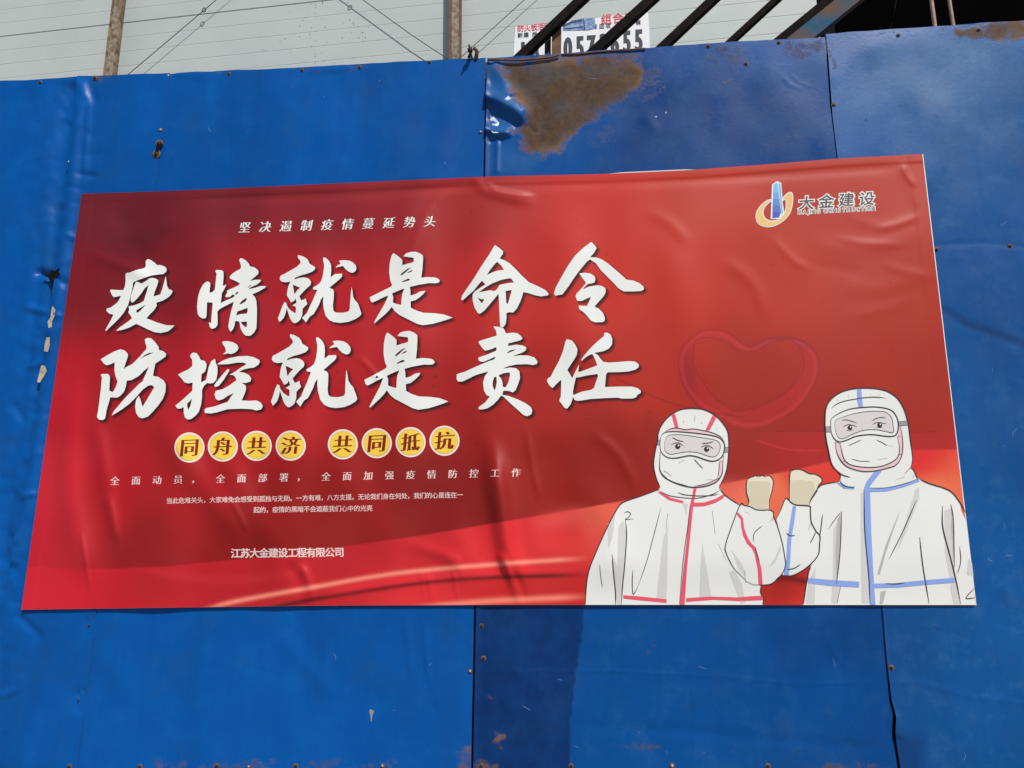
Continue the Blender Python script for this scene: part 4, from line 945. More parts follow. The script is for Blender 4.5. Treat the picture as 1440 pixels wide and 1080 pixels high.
# figure 2 first (it stands behind the other's arm)
fg2 = empty('printed_figure', (0, 0, 0)); fg2.parent = ban; fg2['label'] = 'printed worker in white suit with blue tape'
body2 = np.vstack([[(1129.5, 850.7), (1131, 840), (1136, 815), (1140, 793), (1150, 760), (1140, 735), (1138, 709), (1141.7, 700), (1153.3, 683.5), (1166.7, 679.2), (1180, 677.5)],
                   a2([(345,430),(700,430),(712,446),(760,470),(860,505),(910,560)]), [(1352, 719), (1358.5, 733), (1363, 776), (1367.5, 812), (1371.6, 850.7)]])
fills('suit', [body2], m_suit, fg2, o1)
hood2 = h2([(70,400),(70,330),(75,250),(100,180),(160,115),(240,70),(340,45),(450,38),(560,45),(660,70),(750,130),(810,220),(845,320),(865,420),(880,540),(895,640),(900,720),(880,790),(900,812),(935,870),(955,910),(700,1010),(480,1020),(300,985),(232,945),(212,920),(215,855),(170,810),(130,750),(100,620),(80,520)])
fills('hood', [hood2], m_suit, fg2, o2)
arm2 = hd([(550,540),(590,460),(625,372),(650,372),(670,395),(720,420),(830,430),(838,470),(845,560),(885,640),(918,680),(915,760),(905,840),(840,920),(760,980),(680,1015),(610,1015),(595,1000),(628,930),(620,850),(580,660)])
fills('sleeve', [arm2], m_suit, fg2, o2)
hand2 = hd([(665,390),(662,300),(665,180),(675,135),(720,118),(770,125),(830,155),(880,160),(930,190),(935,220),(905,260),(890,310),(850,370),(825,427),(760,428),(700,413)])
fills('fist', [hand2], m_skin, fg2, o2)
fills('fist_palm', [hd([(672,385),(672,215),(760,205),(860,225),(880,300),(840,370),(818,420),(760,420),(705,405)])], m_skin2, fg2, o3)
fills('fold_shade', [a2([(310,690),(345,620),(338,800),(330,930),(345,960),(330,1040),(300,1040),(308,900)]), a2([(440,515),(458,515),(462,700),(478,1040),(445,1040),(440,800)]),
      a2([(838,600),(866,590),(880,700),(885,870),(895,990),(870,960),(840,800)]), a2([(700,500),(716,490),(718,540),(640,740),(610,800)]), a2([(225,870),(222,1040),(178,1040),(195,930)]),
      a2([(865,960),(895,950),(910,1043),(880,1043)]), a2([(950,830),(968,850),(975,910),(945,905)])], m_shade2, fg2, o2)
fills('fold_shade', [a2([(330,640),(348,615),(340,800),(325,930),(320,800)]), a2([(520,900),(560,760),(630,590),(560,800),(530,905)]), a2([(535,985),(560,980),(545,1043),(530,1043)]), a2([(870,600),(878,700),(886,860),(878,800),(868,680)])], m_shade, fg2, o3)
fills('tape', [a2([(508,412),(541,412),(484,484),(490,700),(500,900),(510,1047),(486,1047),(470,850),(460,650),(456,490),(470,460)]),
      a2([(484,493),(560,492),(640,475),(712,450),(720,462),(640,490),(560,510),(484,512)]), a2([(325,468),(350,470),(380,485),(412,486),(408,499),(360,496)]),
      a2([(190,920),(300,930),(432,938),(432,965),(300,958),(190,945)]), a2([(502,947),(600,945),(750,930),(885,920),(887,942),(750,952),(620,965),(502,968)]),
      hd([(690,430),(718,430),(702,560),(678,700),(667,900),(656,1012),(612,1014),(635,880),(645,700),(668,560)]), h2([(375,47),(412,45),(420,130),(430,230),(392,232),(372,150)])], m_blue, fg2, o4)
fills('face_opening', [h2([(165,545),(180,640),(210,710),(260,770),(330,805),(430,828),(540,825),(650,800),(740,770),(790,700),(808,600),(800,480),(785,400),(700,380),(300,400)])], m_rose, fg2, o4)
mk2 = h2([(215,560),(225,620),(250,710),(300,760),(400,785),(520,790),(620,775),(720,730),(765,680),(775,600),(755,505),(700,400),(300,420)])
fills('face_mask', [mk2], m_suit, fg2, o5)
gg2 = h2([(125,380),(130,330),(200,280),(300,240),(400,225),(540,218),(660,235),(720,270),(755,330),(765,400),(755,460),(730,490),(680,498),(600,490),(520,480),(430,485),(350,500),(280,530),(210,548),(160,520),(130,460)])
ln2 = h2([(160,380),(175,340),(250,310),(350,280),(460,262),(580,258),(650,270),(700,320),(715,400),(715,460),(640,450),(560,435),(470,435),(400,450),(320,480),(250,515),(200,510),(170,450)])
fills('goggles', [gg2], m_suit, fg2, o6, 3)
fills('goggle_lens', [ln2], m_lens, fg2, .0019, 3)
fills('goggle_strap', [h2([(73,405),(125,400),(128,455),(79,455)]), h2([(762,357),(850,347),(856,388),(768,400)])], m_strap, fg2, o6)
def closed(p): return np.vstack([p, p[:1]])
strokes('ink_line', [(a2([(170,1043),(178,980),(192,900),(208,855)]), 1.2), (np.vstack([[(1138, 709), (1141.7, 700), (1153.3, 683.5), (1166.7, 679.2), (1180, 677.5)]]), 1.3),
    (h2([(230,945),(212,920),(215,855),(170,810),(130,750),(100,620),(80,520),(70,400),(70,330),(75,250),(100,180),(160,115),(240,70),(340,45),(450,38),(560,45),(660,70),(750,130),(810,220),(845,320),(865,420),(880,540),(895,640),(900,720),(880,790),(825,850)]), 1.6),
    (h2([(880,795),(910,815),(935,870),(950,905)]), 1.4), (h2([(170,810),(230,860),(310,885)]), 1.4), (h2([(212,920),(250,965),(350,985)]), 1.2), (h2([(930,840),(900,890)]), 1.2),
    (a2([(712,446),(760,470),(860,505),(910,560),(944,622)]), 1.5), (hand2[:14], 1.2), (np.vstack([hd([(550,540),(590,460),(625,372),(650,372),(670,395),(720,420),(830,430),(838,470),(845,560),(885,640),(918,680),(915,760),(905,840),(840,920),(760,980),(680,1015),(600,1015)])]), 1.5),
    (hd([(635,655),(665,680),(710,675)]), 1.1), (hd([(845,570),(820,630)]), 1.2), (hd([(885,645),(860,700),(835,745)]), 1.3), (hd([(640,965),(700,955),(755,920)]), 1.2), (hd([(940,500),(930,600),(918,680)]), 1.2),
    (a2([(705,550),(640,700),(575,830)]), 1.2), (a2([(720,725),(735,860),(765,1043)]), 1.3), (a2([(828,578),(830,680),(860,800),(890,920),(915,1043)]), 1.6), (a2([(868,570),(880,650),(885,870)]), 1.2),
    (a2([(910,770),(915,840),(900,900)]), .9), (a2([(350,605),(342,800),(325,950)]), 1.1), (a2([(350,605),(320,640),(288,686)]), .9), (a2([(345,960),(328,1040)]), 1.1), (a2([(980,968),(940,1015),(984,1013)]), 1.1),
    (a2([(456,500),(460,700),(478,900),(484,1043)]), 1.3), (a2([(484,493),(560,492),(640,475),(712,450)]), .7), (a2([(555,947),(600,949),(650,945)]), 1.2), (a2([(605,455),(650,440)]), .7),
    (h2([(130,230),(180,190),(260,160),(370,140),(480,125),(580,125),(650,135)]), 1.0), (h2([(185,140),(190,160)]), .8), (h2([(290,100),(290,125)]), .6), (h2([(500,90),(503,105)]), .6), (h2([(575,92),(578,106)]), .6)], m_line, fg2, .0019)
strokes('face_line', [(closed(gg2), 1.7), (closed(ln2), .9), (h2([(165,545),(180,640),(210,710),(260,770),(330,805),(430,828),(540,825),(650,800),(740,770),(790,700),(808,600),(800,480),(785,405)]), 1.2),
    (h2([(212,565),(225,620),(250,710),(300,760),(400,785),(520,790),(620,775),(720,730),(765,680),(775,600),(757,508)]), 1.2), (h2([(225,733),(255,735)]), 1.1), (h2([(770,672),(797,664)]), 1.1), (h2([(750,505),(790,488)]), 1.1), (h2([(165,548),(215,565)]), 1.1),
    (h2([(290,585),(350,558),(415,530)]), .9), (h2([(560,530),(610,555),(660,585)]), .9), (h2([(660,585),(720,590)]), .6), (h2([(320,710),(400,730),(500,735)]), .8), (h2([(570,720),(660,700)]), .8),
    (h2([(235,410),(285,386),(330,392),(375,405)]), 1.1), (h2([(230,345),(280,342),(370,370)]), 1.2), (h2([(520,385),(570,364),(655,380)]), 1.1), (h2([(510,350),(580,320),(650,322)]), 1.2), (h2([(422,418),(422,440)]), .8),
    (h2([(265,435),(300,445),(335,435)]), .6), (h2([(550,408),(590,415),(620,405)]), .6)], m_line, fg2, .0022)
def eye(par, c, r):
    sheet('eye', [ellipse(c[0], c[1], r, r, 16)], m_eye, par, .0021); sheet('eye_glint', [ellipse(c[0] + r * .3, c[1] - r * .35, r * .3, r * .3, 8)], m_white, par, .0024)
eye(fg2, h2([(305, 415)])[0], 3.5); eye(fg2, h2([(587, 390)])[0], 3.5)
strokes('strap_line', [(h2([(73,405),(125,400)]), .8), (h2([(79,455),(128,455)]), .8), (h2([(762,357),(850,347)]), .8), (h2([(768,400),(856,388)]), .8)], m_line, fg2, .00195)

fg1 = empty('printed_figure', (0, 0, 0)); fg1.parent = ban; fg1['label'] = 'printed worker in white suit with pink tape'
body1 = a1([(48,1046),(50,1000),(55,930),(70,860),(110,760),(160,650),(215,550),(250,522),(330,495),(415,465),(430,440),(720,440),(735,465),(760,495),(835,545),(860,760),(900,900),(935,955),(935,985),(950,1010),(945,1046)])
fills('suit', [body1], m_suit, fg1, o1)
hood1 = h1([(125,365),(150,290),(210,200),(280,140),(360,95),(440,78),(520,75),(620,85),(700,115),(780,165),(850,240),(900,320),(915,400),(920,500),(915,600),(905,700),(890,780),(860,860),(830,920),(815,950),(828,990),(700,1085),(400,1085),(130,1000),(145,960),(110,870),(85,780),(75,700),(85,600),(100,520),(120,430)])
fills('hood', [hood1], m_suit, fg1, o2)
arm1 = np.vstack([hd([(245,420),(280,425),(330,435),(380,460),(440,465),(490,463),(525,480),(528,520),(560,600),(600,740),(620,850),(628,930),(600,1000),(560,1040)]), a1([(1000,932),(970,943),(900,943),(860,925)]), hd([(290,1050),(190,950),(130,830),(120,770),(160,640)])])
fills('sleeve', [arm1], m_suit, fg1, o4)
hand1 = hd([(305,200),(330,190),(350,182),(375,172),(400,180),(430,172),(465,180),(490,172),(515,195),(525,230),(515,300),(495,370),(490,464),(440,465),(380,460),(310,432),(320,385),(300,310)])
fills('fist', [hand1], m_skin, fg1, o3)
fills('fist_palm', [hd([(315,218),(480,222),(505,240),(498,300),(485,370),(478,458),(400,455),(320,430),(330,385),(310,300)])], m_skin2, fg1, o4)
fills('fold_shade', [a1([(440,720),(466,640),(462,900),(457,1030),(405,1030),(420,900)]), a1([(640,730),(660,850),(680,980),(690,1005),(625,1012),(630,850)]), a1([(215,650),(240,620),(254,700),(240,900),(232,1043),(205,1043),(190,880),(185,800),(210,850)]),
      a1([(540,530),(566,535),(560,600),(550,560)]), a1([(775,880),(800,870),(840,940),(858,1035),(835,1040)]), a1([(160,640),(200,580),(185,700),(165,760)])], m_shade2, fg1, o2)
fills('fold_shade', [hd([(170,800),(250,900),(290,990),(288,1030),(230,950)]), hd([(480,960),(540,860),(585,760),(590,800),(545,900)]), hd([(500,560),(520,520),(525,545)])], m_shade2, fg1, o5)
fills('tape', [a1([(412,475),(430,475),(480,503),(545,520),(540,532),(470,516)]), a1([(755,490),(745,507),(700,532),(650,547),(585,549),(590,530),(650,527),(710,508),(742,488)]), a1([(594,455),(611,457),(602,500),(592,560),(580,680),(562,860),(550,1046),(524,1046),(540,900),(560,720),(572,600),(578,535),(588,500)]),
      a1([(240,997),(320,1003),(460,1018),(458,1036),(320,1023),(240,1014)]), a1([(558,1012),(680,1004),(820,1008),(945,998),(946,1022),(820,1027),(700,1020),(558,1031)]),
      h1([(275,150),(315,135),(355,295),(315,298)]), h1([(740,143),(780,178),(700,325),(655,320)])], m_pink, fg1, o3)
fills('sleeve_tape', [hd([(222,482),(238,492),(268,530),(280,620),(310,700),(345,750),(375,775),(400,860),(425,960),(435,1090),(400,1090),(392,960),(365,830),(345,790),(300,745),(270,680),(252,600),(250,545),(218,505)])], m_pink, fg1, o5)
fills('brow_band', [h1([(160,420),(180,365),(215,335),(260,305),(330,295),(430,312),(520,305),(640,325),(740,350),(820,385),(870,440),(600,400),(300,380)])], m_rose, fg1, o3)
fills('face_mask', [h1([(145,560),(140,700),(150,780),(200,850),(300,905),(400,940),(500,960),(620,955),(720,930),(790,890),(840,820),(850,740),(858,560),(500,500)])], m_suit, fg1, o3)
fills('mask_strap', [h1([(815,660),(850,660),(850,760),(822,850),(797,850),(810,760)]), h1([(560,950),(700,915),(800,860),(820,850),(790,890),(720,930),(620,955)])], m_rose, fg1, o4)
gg1 = h1([(145,480),(155,400),(190,350),(280,335),(400,340),(560,355),(700,375),(800,400),(850,440),(872,490),(865,560),(840,620),(790,655),(730,668),(650,650),(560,618),(480,605),(400,618),(330,632),(250,630),(190,600),(155,550)])
ln1 = h1([(195,480),(205,420),(240,380),(320,368),(450,378),(600,400),(720,420),(790,440),(820,480),(820,540),(795,590),(750,620),(690,612),(600,580),(520,565),(430,565),(340,580),(260,590),(215,565),(195,530)])
fills('goggles', [gg1], m_suit, fg1, o5, 3); fills('goggle_lens', [ln1], m_lens, fg1, o6, 3)
fills('goggle_strap', [h1([(118,430),(152,425),(150,488),(112,485)]), h1([(868,510),(913,508),(913,568),(864,570)])], m_strap, fg1, o5)
strokes('ink_line', [(a1([(48,1043),(50,1000),(55,930),(70,860),(110,760),(160,650),(215,550),(250,522),(330,495),(415,465)]), 1.4),
    (h1([(120,995),(145,960),(110,870),(85,780),(75,700),(85,600),(100,520),(120,430),(125,365),(150,290),(210,200),(280,140),(360,95),(440,78),(520,75),(620,85),(700,115),(780,165),(850,240),(900,320),(915,400),(920,500),(915,600),(905,700),(890,780),(860,860),(830,920),(815,950),(825,990),(880,1060)]), 1.4),
    (a1([(735,465),(760,495),(835,545)]), 1.3), (a1([(250,610),(256,700),(246,850),(236,950),(230,1043)]), 1.4), (a1([(183,790),(190,880),(200,980),(200,1043)]), 1.4), (a1([(430,555),(395,690),(360,820),(315,950)]), .9), (a1([(315,950),(290,992),(285,930),(288,870)]), 1.1),
    (a1([(466,580),(455,660)]), .9), (a1([(690,570),(705,690)]), .9), (a1([(720,735),(760,820)]), .8), (a1([(243,580),(262,574),(276,584),(268,600),(253,613),(292,611)]), .9), (a1([(120,840),(125,900),(135,960)]), .7), (a1([(855,875),(857,915)]), 1.0),
    (a1([(578,540),(565,660),(545,800),(524,1040)]), .9), (a1([(935,955),(935,985),(950,1010),(945,1043)]), 1.3), (h1([(118,990),(200,1035),(300,1065),(500,1085),(640,1070),(760,1030),(810,1000)]), .9), (h1([(345,1020),(420,1045),(560,1058),(700,1055),(800,1040)]), 1.2),
    (h1([(540,155),(534,220)]), .9), (h1([(622,228),(608,245)]), 1.2), (h1([(410,215),(412,240)]), .8), (h1([(790,293),(778,320)]), .8), (h1([(205,335),(260,305),(330,295),(430,312),(520,305),(640,325),(740,350),(830,395),(868,450)]), 1.2)], m_line, fg1, .0016)
strokes('sleeve_line', [(np.vstack([hd([(290,1070),(288,1050),(190,950),(130,830),(120,770),(160,640),(245,420),(280,425),(330,435),(380,460),(440,465),(490,463),(525,480),(528,520),(560,600),(600,740),(620,850),(628,930),(600,1000),(560,1040)]), a1([(1000,932),(970,943),(900,943),(860,925)])]), 1.3),
    (hd([(310,432),(320,385),(300,310),(303,215),(330,190),(350,186)]), 1.1), (hd([(350,184),(375,172),(398,180)]), 1.3), (hd([(405,182),(430,170),(458,182)]), 1.3), (hd([(465,182),(490,172),(515,195),(525,230),(515,300),(495,370),(490,462)]), 1.1),
    (hd([(435,595),(390,630),(360,670),(358,735)]), 1.0), (hd([(370,780),(390,840),(408,900)]), 1.2), (hd([(528,525),(500,560)]), .9), (hd([(290,480),(330,495)]), .6)], m_line, fg1, .0019)
strokes('face_line', [(closed(gg1), 1.6), (closed(ln1), .8), (h1([(150,560),(140,700),(150,780),(200,850),(300,905),(400,940),(500,960),(620,955),(720,930),(790,890),(840,820),(850,740),(860,600)]), 1.5),
    (h1([(160,800),(230,870),(330,915),(450,945)]), 1.4), (h1([(530,948),(660,925),(760,880),(822,850)]), .9), (h1([(812,672),(850,675)]), .9), (h1([(812,672),(810,760),(797,850)]), .8),
    (h1([(355,690),(425,650)]), .9), (h1([(525,640),(580,700),(630,750)]), .9), (h1([(670,878),(740,868)]), .7), (h1([(180,770),(230,800),(280,840)]), .5),
    (h1([(270,482),(320,464),(360,464),(408,497)]), 1.1), (h1([(285,400),(340,432),(412,450)]), 1.3), (h1([(603,512),(650,494),(700,498),(747,530)]), 1.1), (h1([(613,468),(680,466),(746,448)]), 1.3), (h1([(478,538),(478,568)]), .7)], m_line, fg1, .0022)
eye(fg1, h1([(345, 502)])[0], 3.8); eye(fg1, h1([(670, 534)])[0], 3.8)
strokes('strap_line', [(h1([(118,430),(152,425)]), .8), (h1([(112,485),(150,488)]), .8), (h1([(868,510),(913,508)]), .8), (h1([(864,570),(913,568)]), .8)], m_line, fg1, .00195)

# ============================================================ behind the fence: site hut with sandwich panel wall
YAW = math.radians(4.6)
HN = np.array([math.sin(-YAW), -math.cos(YAW), 0.]); HN = np.array([-math.sin(YAW), -math.cos(YAW), 0.])
HT = np.array([math.cos(YAW), -math.sin(YAW), 0.])       # to the right along the wall (comes nearer)
H0 = np.array([0., 1.25, 0.])
def hray(px, py, off=0.0):
    v = np.array([px - CX, -(py - CY), -F]); d = RCW @ v; p0 = H0 + HN * off
    t = np.dot(p0 - CAM, HN) / np.dot(d, HN); return CAM + d * t
def hut(s, z, off): return H0 + HT * s + HN * off + np.array([0, 0, z])
m_wall = mat('white_sandwich_panel', (.455, .50, .49, 1), .6, noise=(3, (.41, .455, .45, 1), .6), bump=(14, .08, .01))
m_joint = mat('panel_joint', (.22, .23, .23, 1), .8)
hutE = empty('site_hut', (0, 1.25, 0), 'pale grey site hut with ribbed sandwich panel wall rising behind the blue hoarding', 'hut')
s_r = float(np.dot(hray(1150, 20) - H0, HT)); s_l = -6.0
zj = float(hray(300, 19)[2])          # the open joint line
step_h = .107
B0 = MB(); B0.add([hut(s_l, 0, -.02), hut(s_r - .01, 0, -.02), hut(s_r - .01, 6.4, -.02), hut(s_l, 6.4, -.02), hut(s_l, 0, -.10), hut(s_r - .01, 0, -.10), hut(s_r - .01, 6.4, -.10), hut(s_l, 6.4, -.10)], [(0, 1, 2, 3), (5, 4, 7, 6), (1, 5, 6, 2), (4, 0, 3, 7), (3, 2, 6, 7)])
B0.build('wall_core', m_joint, hutE)
k0 = int(math.floor((zj - .05) / step_h))
for k in range(-k0, 22):
    za = zj + k * step_h; zb = za + step_h
    if zb > 6.4: break
    g_ = .0002; open_ = (k % 9 == 0); lo = za + (.0042 if open_ else g_)
    prof = [(lo, -.006 if open_ else -.0012), (lo + .005, 0.), (zb - .004, 0.), (zb - g_, -.0012)]
    V = []
    for s in (s_l, s_r):
        for z, o in prof: V.append(hut(s, z, o))
        V.append(hut(s, zb - g_, -.018)); V.append(hut(s, lo, -.018))
    n = 6; Fs = [(i, n + i, n + (i + 1) % n, (i + 1) % n) for i in range(n)] + [tuple(range(n)), tuple(range(2 * n - 1, n - 1, -1))]
    B = MB(); B.add(V, Fs); B.build('cladding_strip', m_wall, hutE)
B = MB(); B.add([hut(s_l, 6.4, .3), hut(s_r, 6.4, .3), hut(s_r, 6.4, -4), hut(s_l, 6.4, -4), hut(s_l, 6.5, .3), hut(s_r, 6.5, .3), hut(s_r, 6.5, -4), hut(s_l, 6.5, -4)], [(0, 3, 2, 1), (4, 5, 6, 7), (0, 1, 5, 4), (1, 2, 6, 5), (2, 3, 7, 6), (3, 0, 4, 7)]); B.build('roof', m_wall, hutE)
m_spot = mat('dark_spot', (.03, .03, .03, 1), .8)
B = MB(); r3 = np.random.RandomState(5)
spots = [(443.5 + r3.uniform(-1, 1), yy_) for yy_ in (6, 10, 19, 27, 44, 57, 70, 79, 88)] + [(r3.normal(445, 32), r3.uniform(2, 92)) for _ in range(40)] + [(r3.normal(500, 14), r3.uniform(30, 60)) for _ in range(14)]
for (a, b) in spots:
    rr = r3.uniform(.0014, .0034); c = hray(a, b, .0012); k = 6
    B.add([c + HT * rr * math.cos(t) * r3.uniform(.6, 1.3) + np.array([0, 0, rr * math.sin(t)]) for t in np.arange(k) * 2 * math.pi / k], [tuple(range(k))])
so_ = B.build('spatter', m_spot, hutE); so_['kind'] = 'stuff'

# steel posts standing before the wall
def steel_post(pxa, pya, pxb, pyb, wpx, y, mo, mi, label, flip=False):
    a = P2W(pxa, pya, y); b = P2W(pxb, pyb, y); dz = (b - a) / (b[2] - a[2])
    base = a - dz * a[2]; topp = a + dz * (5.6 - a[2]); wd = wpx / F * (y - CAM[1]) * .98
    E = empty('steel_post', tuple(base), label, 'post', 'rusty steel posts in front of the hut wall')
    wv = wd / 2; ft = wv * .42
    B = MB(); B.prism([(-wv, -.012), (-wv + ft, -.012), (-wv + ft, .012), (-wv, .012)], base, topp, side=(1, 0, 0)); B.build('flange', mo, E)
    B = MB(); B.prism([(wv - ft * .8, -.012), (wv, -.012), (wv, .012), (wv - ft * .8, .012)], base, topp, side=(1, 0, 0)); B.build('flange', mo, E)
    B = MB(); B.prism([(-wv + ft + .001, -.003), (wv - ft * .8 - .001, -.003), (wv - ft * .8 - .001, .010), (-wv + ft + .001, .010)], base, topp, side=(1, 0, 0)); B.build('web', mi, E)
    return E
m_ochre = mat('flaking_ochre_rust', (.26, .18, .09, 1), .8, noise=(26, (.09, .04, .025, 1), 1.0, 9), bump=(90, .5, .003))
steel_post(154, 106, 167, 0, 20, 1.372, m_ochre, m_rustgrey, 'rusty ochre steel post at the far left before the hut wall')
steel_post(640, 80, 640.5, 0, 21, 1.243, m_rust, m_rustgrey, 'dark brown rusty steel post above the clamp bolt')

# guy wires (their shadows fall on the wall)
m_wire = mat('wire', (.03, .035, .035, 1), .5, metal=.3)
def hwire(pts, r, label, hook=None, off=.045):
    P = [hray(a, b, off) for a, b in pts]
    E = empty('guy_wire', tuple(P[0]), label, 'wire', 'wires crossing the hut wall')
    B = MB(); B.tube(P, r, 6); B.build('cable', m_wire, E, True)
    if hook:
        c = hray(*hook, off); q = []
        for t in np.linspace(0, 2 * math.pi, 13): q.append(c + HT * .012 * math.cos(t) + np.array([0, 0, .016 * math.sin(t)]))
        B = MB(); B.tube(q, .0028, 6); B.build('hook', m_wire, E, True)
hwire([(150, 132), (180, 105), (285, 16), (312, -7), (380, -64)], .0024, 'thin wire rising to the right beside the left post', (287, 14))
hwire([(690, 122), (625, 80), (580, 50), (530, 14), (505, -4), (440, -50)], .0024, 'thin wire falling to the right towards the brown post', (496, -10))
hwire([(610, 116), (650, 79), (737, 0), (790, -48)], .0024, 'thin wire rising to the right between the brown post and the notice board')

# the notice board on the wall
m_board = mat('notice_white', (.78, .79, .82, 1), .5); m_red = mat('notice_red', L4(205, 40, 62), .6); m_blk = mat('notice_black', L4(36, 42, 50), .6); m_pic = mat('notice_blue', L4(70, 100, 160), .6, noise=(60, L4(150, 175, 210), 1.0, 3)); m_pic2 = mat('notice_dark_blue', L4(40, 56, 100), .6)
NB = [hray(724, 38, .004), hray(911, 25, .004)]
nbase = hray(818, 150, .004)
nb = empty('notice_board', tuple(nbase), 'white notice board with red and black lettering fixed on the hut wall', 'notice board')
def hpoly(name, loops, m, off, par, nonzero=True):
    P, T = cdt_sheet(loops, nonzero, 0); return mesh(name, [hray(a, b, off) for a, b in P], T, m, par)
tl, tr, bl, br = hray(724.5, 37.5, .004), hray(911.5, 17.5, .004), hray(717, 150, .004), hray(917, 132, .004)
B = MB(); B.add([tl, tr, br, bl] + [p - HN * .0035 for p in (tl, tr, br, bl)], [(3, 2, 1, 0), (4, 5, 6, 7), (0, 1, 5, 4), (1, 2, 6, 5), (2, 3, 7, 6), (3, 0, 4, 7)]); B.build('board', m_board, nb)
Z4 = lambda x_, y_: (680 + x_ / 5.143, y_ / 5.143)
def ntext(name, items, m, off=.0055):
    for ch, x_, y_, size, kw in items: hpoly(name, place(ch, *Z4(x_, y_), size, **kw), m, off, nb)
k1 = dict(slope=-.09, dx=.018, dy=.018)
ntext('red_character', [('防', 268, 205, 10, k1), ('火', 317, 202, 10, k1), ('板', 366, 197, 10, k1), ('活', 415, 192, 10, k1), ('动', 462, 188, 10, k1)], m_red)
ntext('red_character', [('组', 888, 138, 15.5, k1), ('合', 972, 130, 15.5, k1), ('房', 1055, 122, 15.5, k1)], m_red)
ntext('black_character', [('新', 265, 255, 7.5, k1), ('建', 308, 251, 7.5, k1), ('拆', 370, 246, 7.5, k1), ('回', 855, 190, 7.5, k1), ('收', 902, 186, 7.5, k1), ('销', 1118, 163, 7.5, k1)], m_blk)
k2 = dict(slope=-.08, dx=.075, dy=.03, wx=.50)
for c, x_, y_ in (('1', 285, 379), ('8', 372, 369), ('0', 610, 346), ('5', 697, 337), ('7', 780, 330), ('3', 865, 319), ('6', 950, 305), ('5', 1036, 297), ('5', 1122, 288)): ntext('black_numeral', [(c, x_, y_, 42, k2)], m_blk)
pic = hpoly('building_picture', [[Z4(*p) for p in [(572, 178), (640, 148), (715, 133), (805, 128), (812, 205), (760, 218), (575, 222)]]], m_pic, .0055, nb)
hpoly('picture_shadow', [[Z4(*p) for p in [(572, 182), (640, 152), (715, 137), (715, 150), (640, 168), (575, 196)]], [Z4(*p) for p in [(720, 140), (728, 140), (735, 212), (727, 214)]], [Z4(*p) for p in [(578, 204), (720, 190), (720, 196), (578, 212)]]], m_pic2, .0068, nb)
hpoly('picture_frame', [[Z4(*p) for p in [(807, 176), (818, 174), (818, 208), (807, 210)]]], m_blk, .0055, nb)

# ============================================================ stair beside the hut, seen from behind
m_bluerust = mat('old_blue_steel', (.003, .075, .15, 1), .7, spec=.15, noise=(9, (.12, .055, .028, 1), .9, 9), bump=(60, .4, .003))
m_black = mat('black_steel', (.006, .0055, .0055, 1), .9, spec=.08, noise=(30, (.016, .011, .008, 1), .6))
def bar(name, a, b, wpx, y, m, label, cat, group=None, thick=.035, ext=.5):
    A = P2W(*a, y); Bq = P2W(*b, y); d = _n(Bq - A); A2 = A - d * ext; B2 = Bq + d * ext
    wd = wpx / F * (y - CAM[1]); side = _n(np.cross(d, (0, 1, 0)))
    E = empty(name, tuple(A2), label, cat, group)
    B = MB(); B.prism([(-wd / 2, -thick), (wd / 2, -thick), (wd / 2, -thick + .006), (-wd / 2 + .006, -thick + .006), (-wd / 2 + .006, thick), (-wd / 2, thick)], A2, B2, side=side); B.build('angle_bar', m, E)
    return E
def strut(a, b, wpx, label, y=.30): return bar('diagonal_strut', a, b, wpx, y, m_black, label, 'strut', 'dark diagonal struts above the hoarding', .018)
s_ = strut((731, 82), (818, 0), 14, 'dark diagonal strut crossing the left half of the notice board')
strut((833, 76), (916, 0), 15, 'dark diagonal strut crossing the right half of the notice board')
strut((932, 67), (1003, 0), 13, 'dark diagonal strut just right of the notice board')
strut((1027, 60), (1092, 0), 9, 'thin dark diagonal strut left of the blue stringer')
a = P2W(779, 84, .34); b = P2W(783, 32, .34)
E = empty('stub_post', tuple(a), 'short rusty upright stub under the first diagonal strut', 'post')
B = MB(); B.prism([(-.020, -.02), (.020, -.02), (.020, .02), (-.020, .02)], a - np.array([0, 0, .6]), b, side=(1, 0, 0)); B.build('upright', m_rust, E)
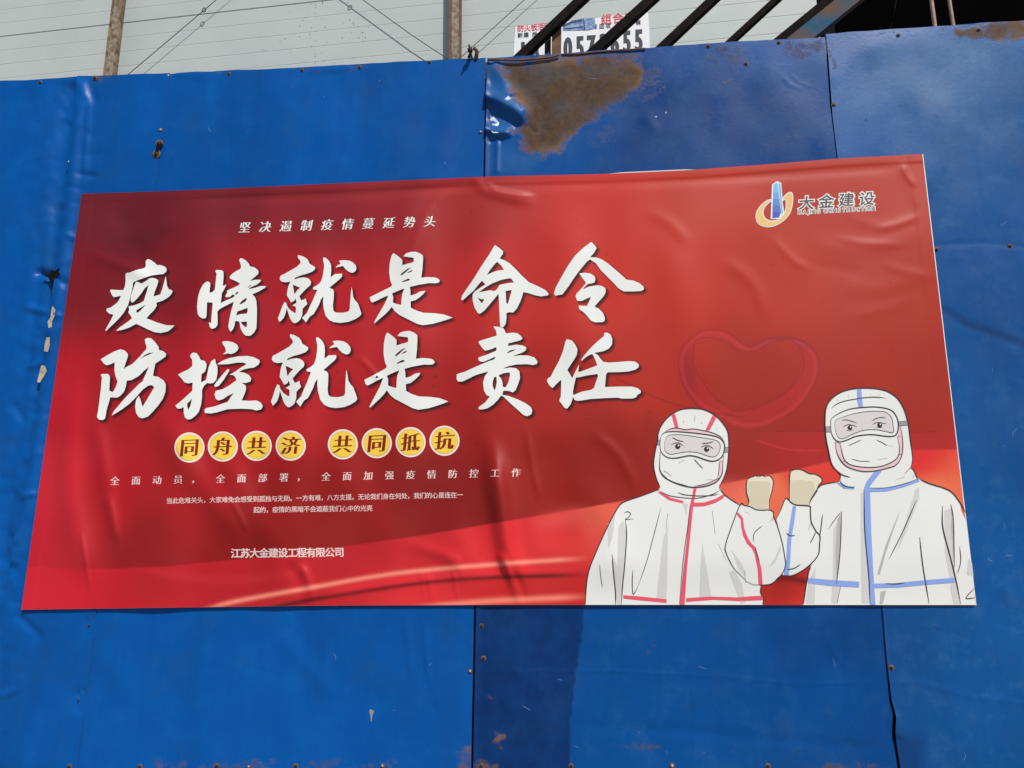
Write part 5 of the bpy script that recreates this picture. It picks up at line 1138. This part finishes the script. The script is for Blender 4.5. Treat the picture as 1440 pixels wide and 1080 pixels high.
B = MB(); B.prism([(-.014, -.02), (.012, -.02), (.012, .02), (-.014, .02)], P2W(768, 84, .36) - np.array([0, 0, .6]), P2W(771, 42, .36), side=(1, 0, 0)); B.build('upright', m_rustdark, E)
st = bar('stair_stringer', (1131, 52), (1205, -8), 27, .26, m_bluerust, 'rusty blue painted sloping stringer above the second panel joint', 'stair stringer', None, .02)
bar('stair_rail', (1108, 52), (1172, 0), 16, .33, m_black, 'black sloping channel along the left of the blue stringer', 'stair rail', None, .03)

# open shed to the right of the hut, coloured near black for its shade
m_dark = mat('shed_inside_shade', (.009, .009, .011, 1), .95, spec=.05, noise=(4, (.02, .018, .018, 1), .6))
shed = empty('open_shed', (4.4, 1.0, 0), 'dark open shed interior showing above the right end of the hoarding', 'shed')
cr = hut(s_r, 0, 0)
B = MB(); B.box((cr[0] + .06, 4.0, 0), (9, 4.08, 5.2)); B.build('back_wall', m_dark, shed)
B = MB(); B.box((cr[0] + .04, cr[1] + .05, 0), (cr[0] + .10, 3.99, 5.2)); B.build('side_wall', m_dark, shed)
B = MB(); B.box((cr[0] + .04, 1.5, 5.21), (9, 4.3, 5.3)); B.build('roof', m_dark, shed)  # roof added out of view to keep the sun off the inside
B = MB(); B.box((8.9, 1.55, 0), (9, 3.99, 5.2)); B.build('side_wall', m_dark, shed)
m_pipe = mat('pinkish_rusty_pipe', (.42, .27, .22, 1), .7, noise=(40, (.2, .09, .06, 1), .7))
for (a, b, r, lab) in (((1315, 40), (1309, -6), .0085, 'thin pinkish pipe standing in the dark opening, the left one of two'), ((1341, 38), (1334, -6), .0075, 'thin rusty pipe standing in the dark opening, the right one of two')):
    A = P2W(*a, .34); Bq = P2W(*b, .34); d = (Bq - A); A2 = A - d * .0
    B = MB(); B.tube([A - d * 1.2, A, Bq, Bq + d * 5.0], r, 8); o = B.build('pipe', m_pipe, None, True); tag(o, lab, 'pipe', 'pipes in the dark opening')
B = MB(); B.tube([P2W(1245, 60, .5), P2W(1255, 30, .5), P2W(1262, -10, .5), P2W(1275, -80, .5)], .003, 6); o = B.build('cable', m_black, None, True); tag(o, 'thin black cable hanging in the dark opening', 'cable')
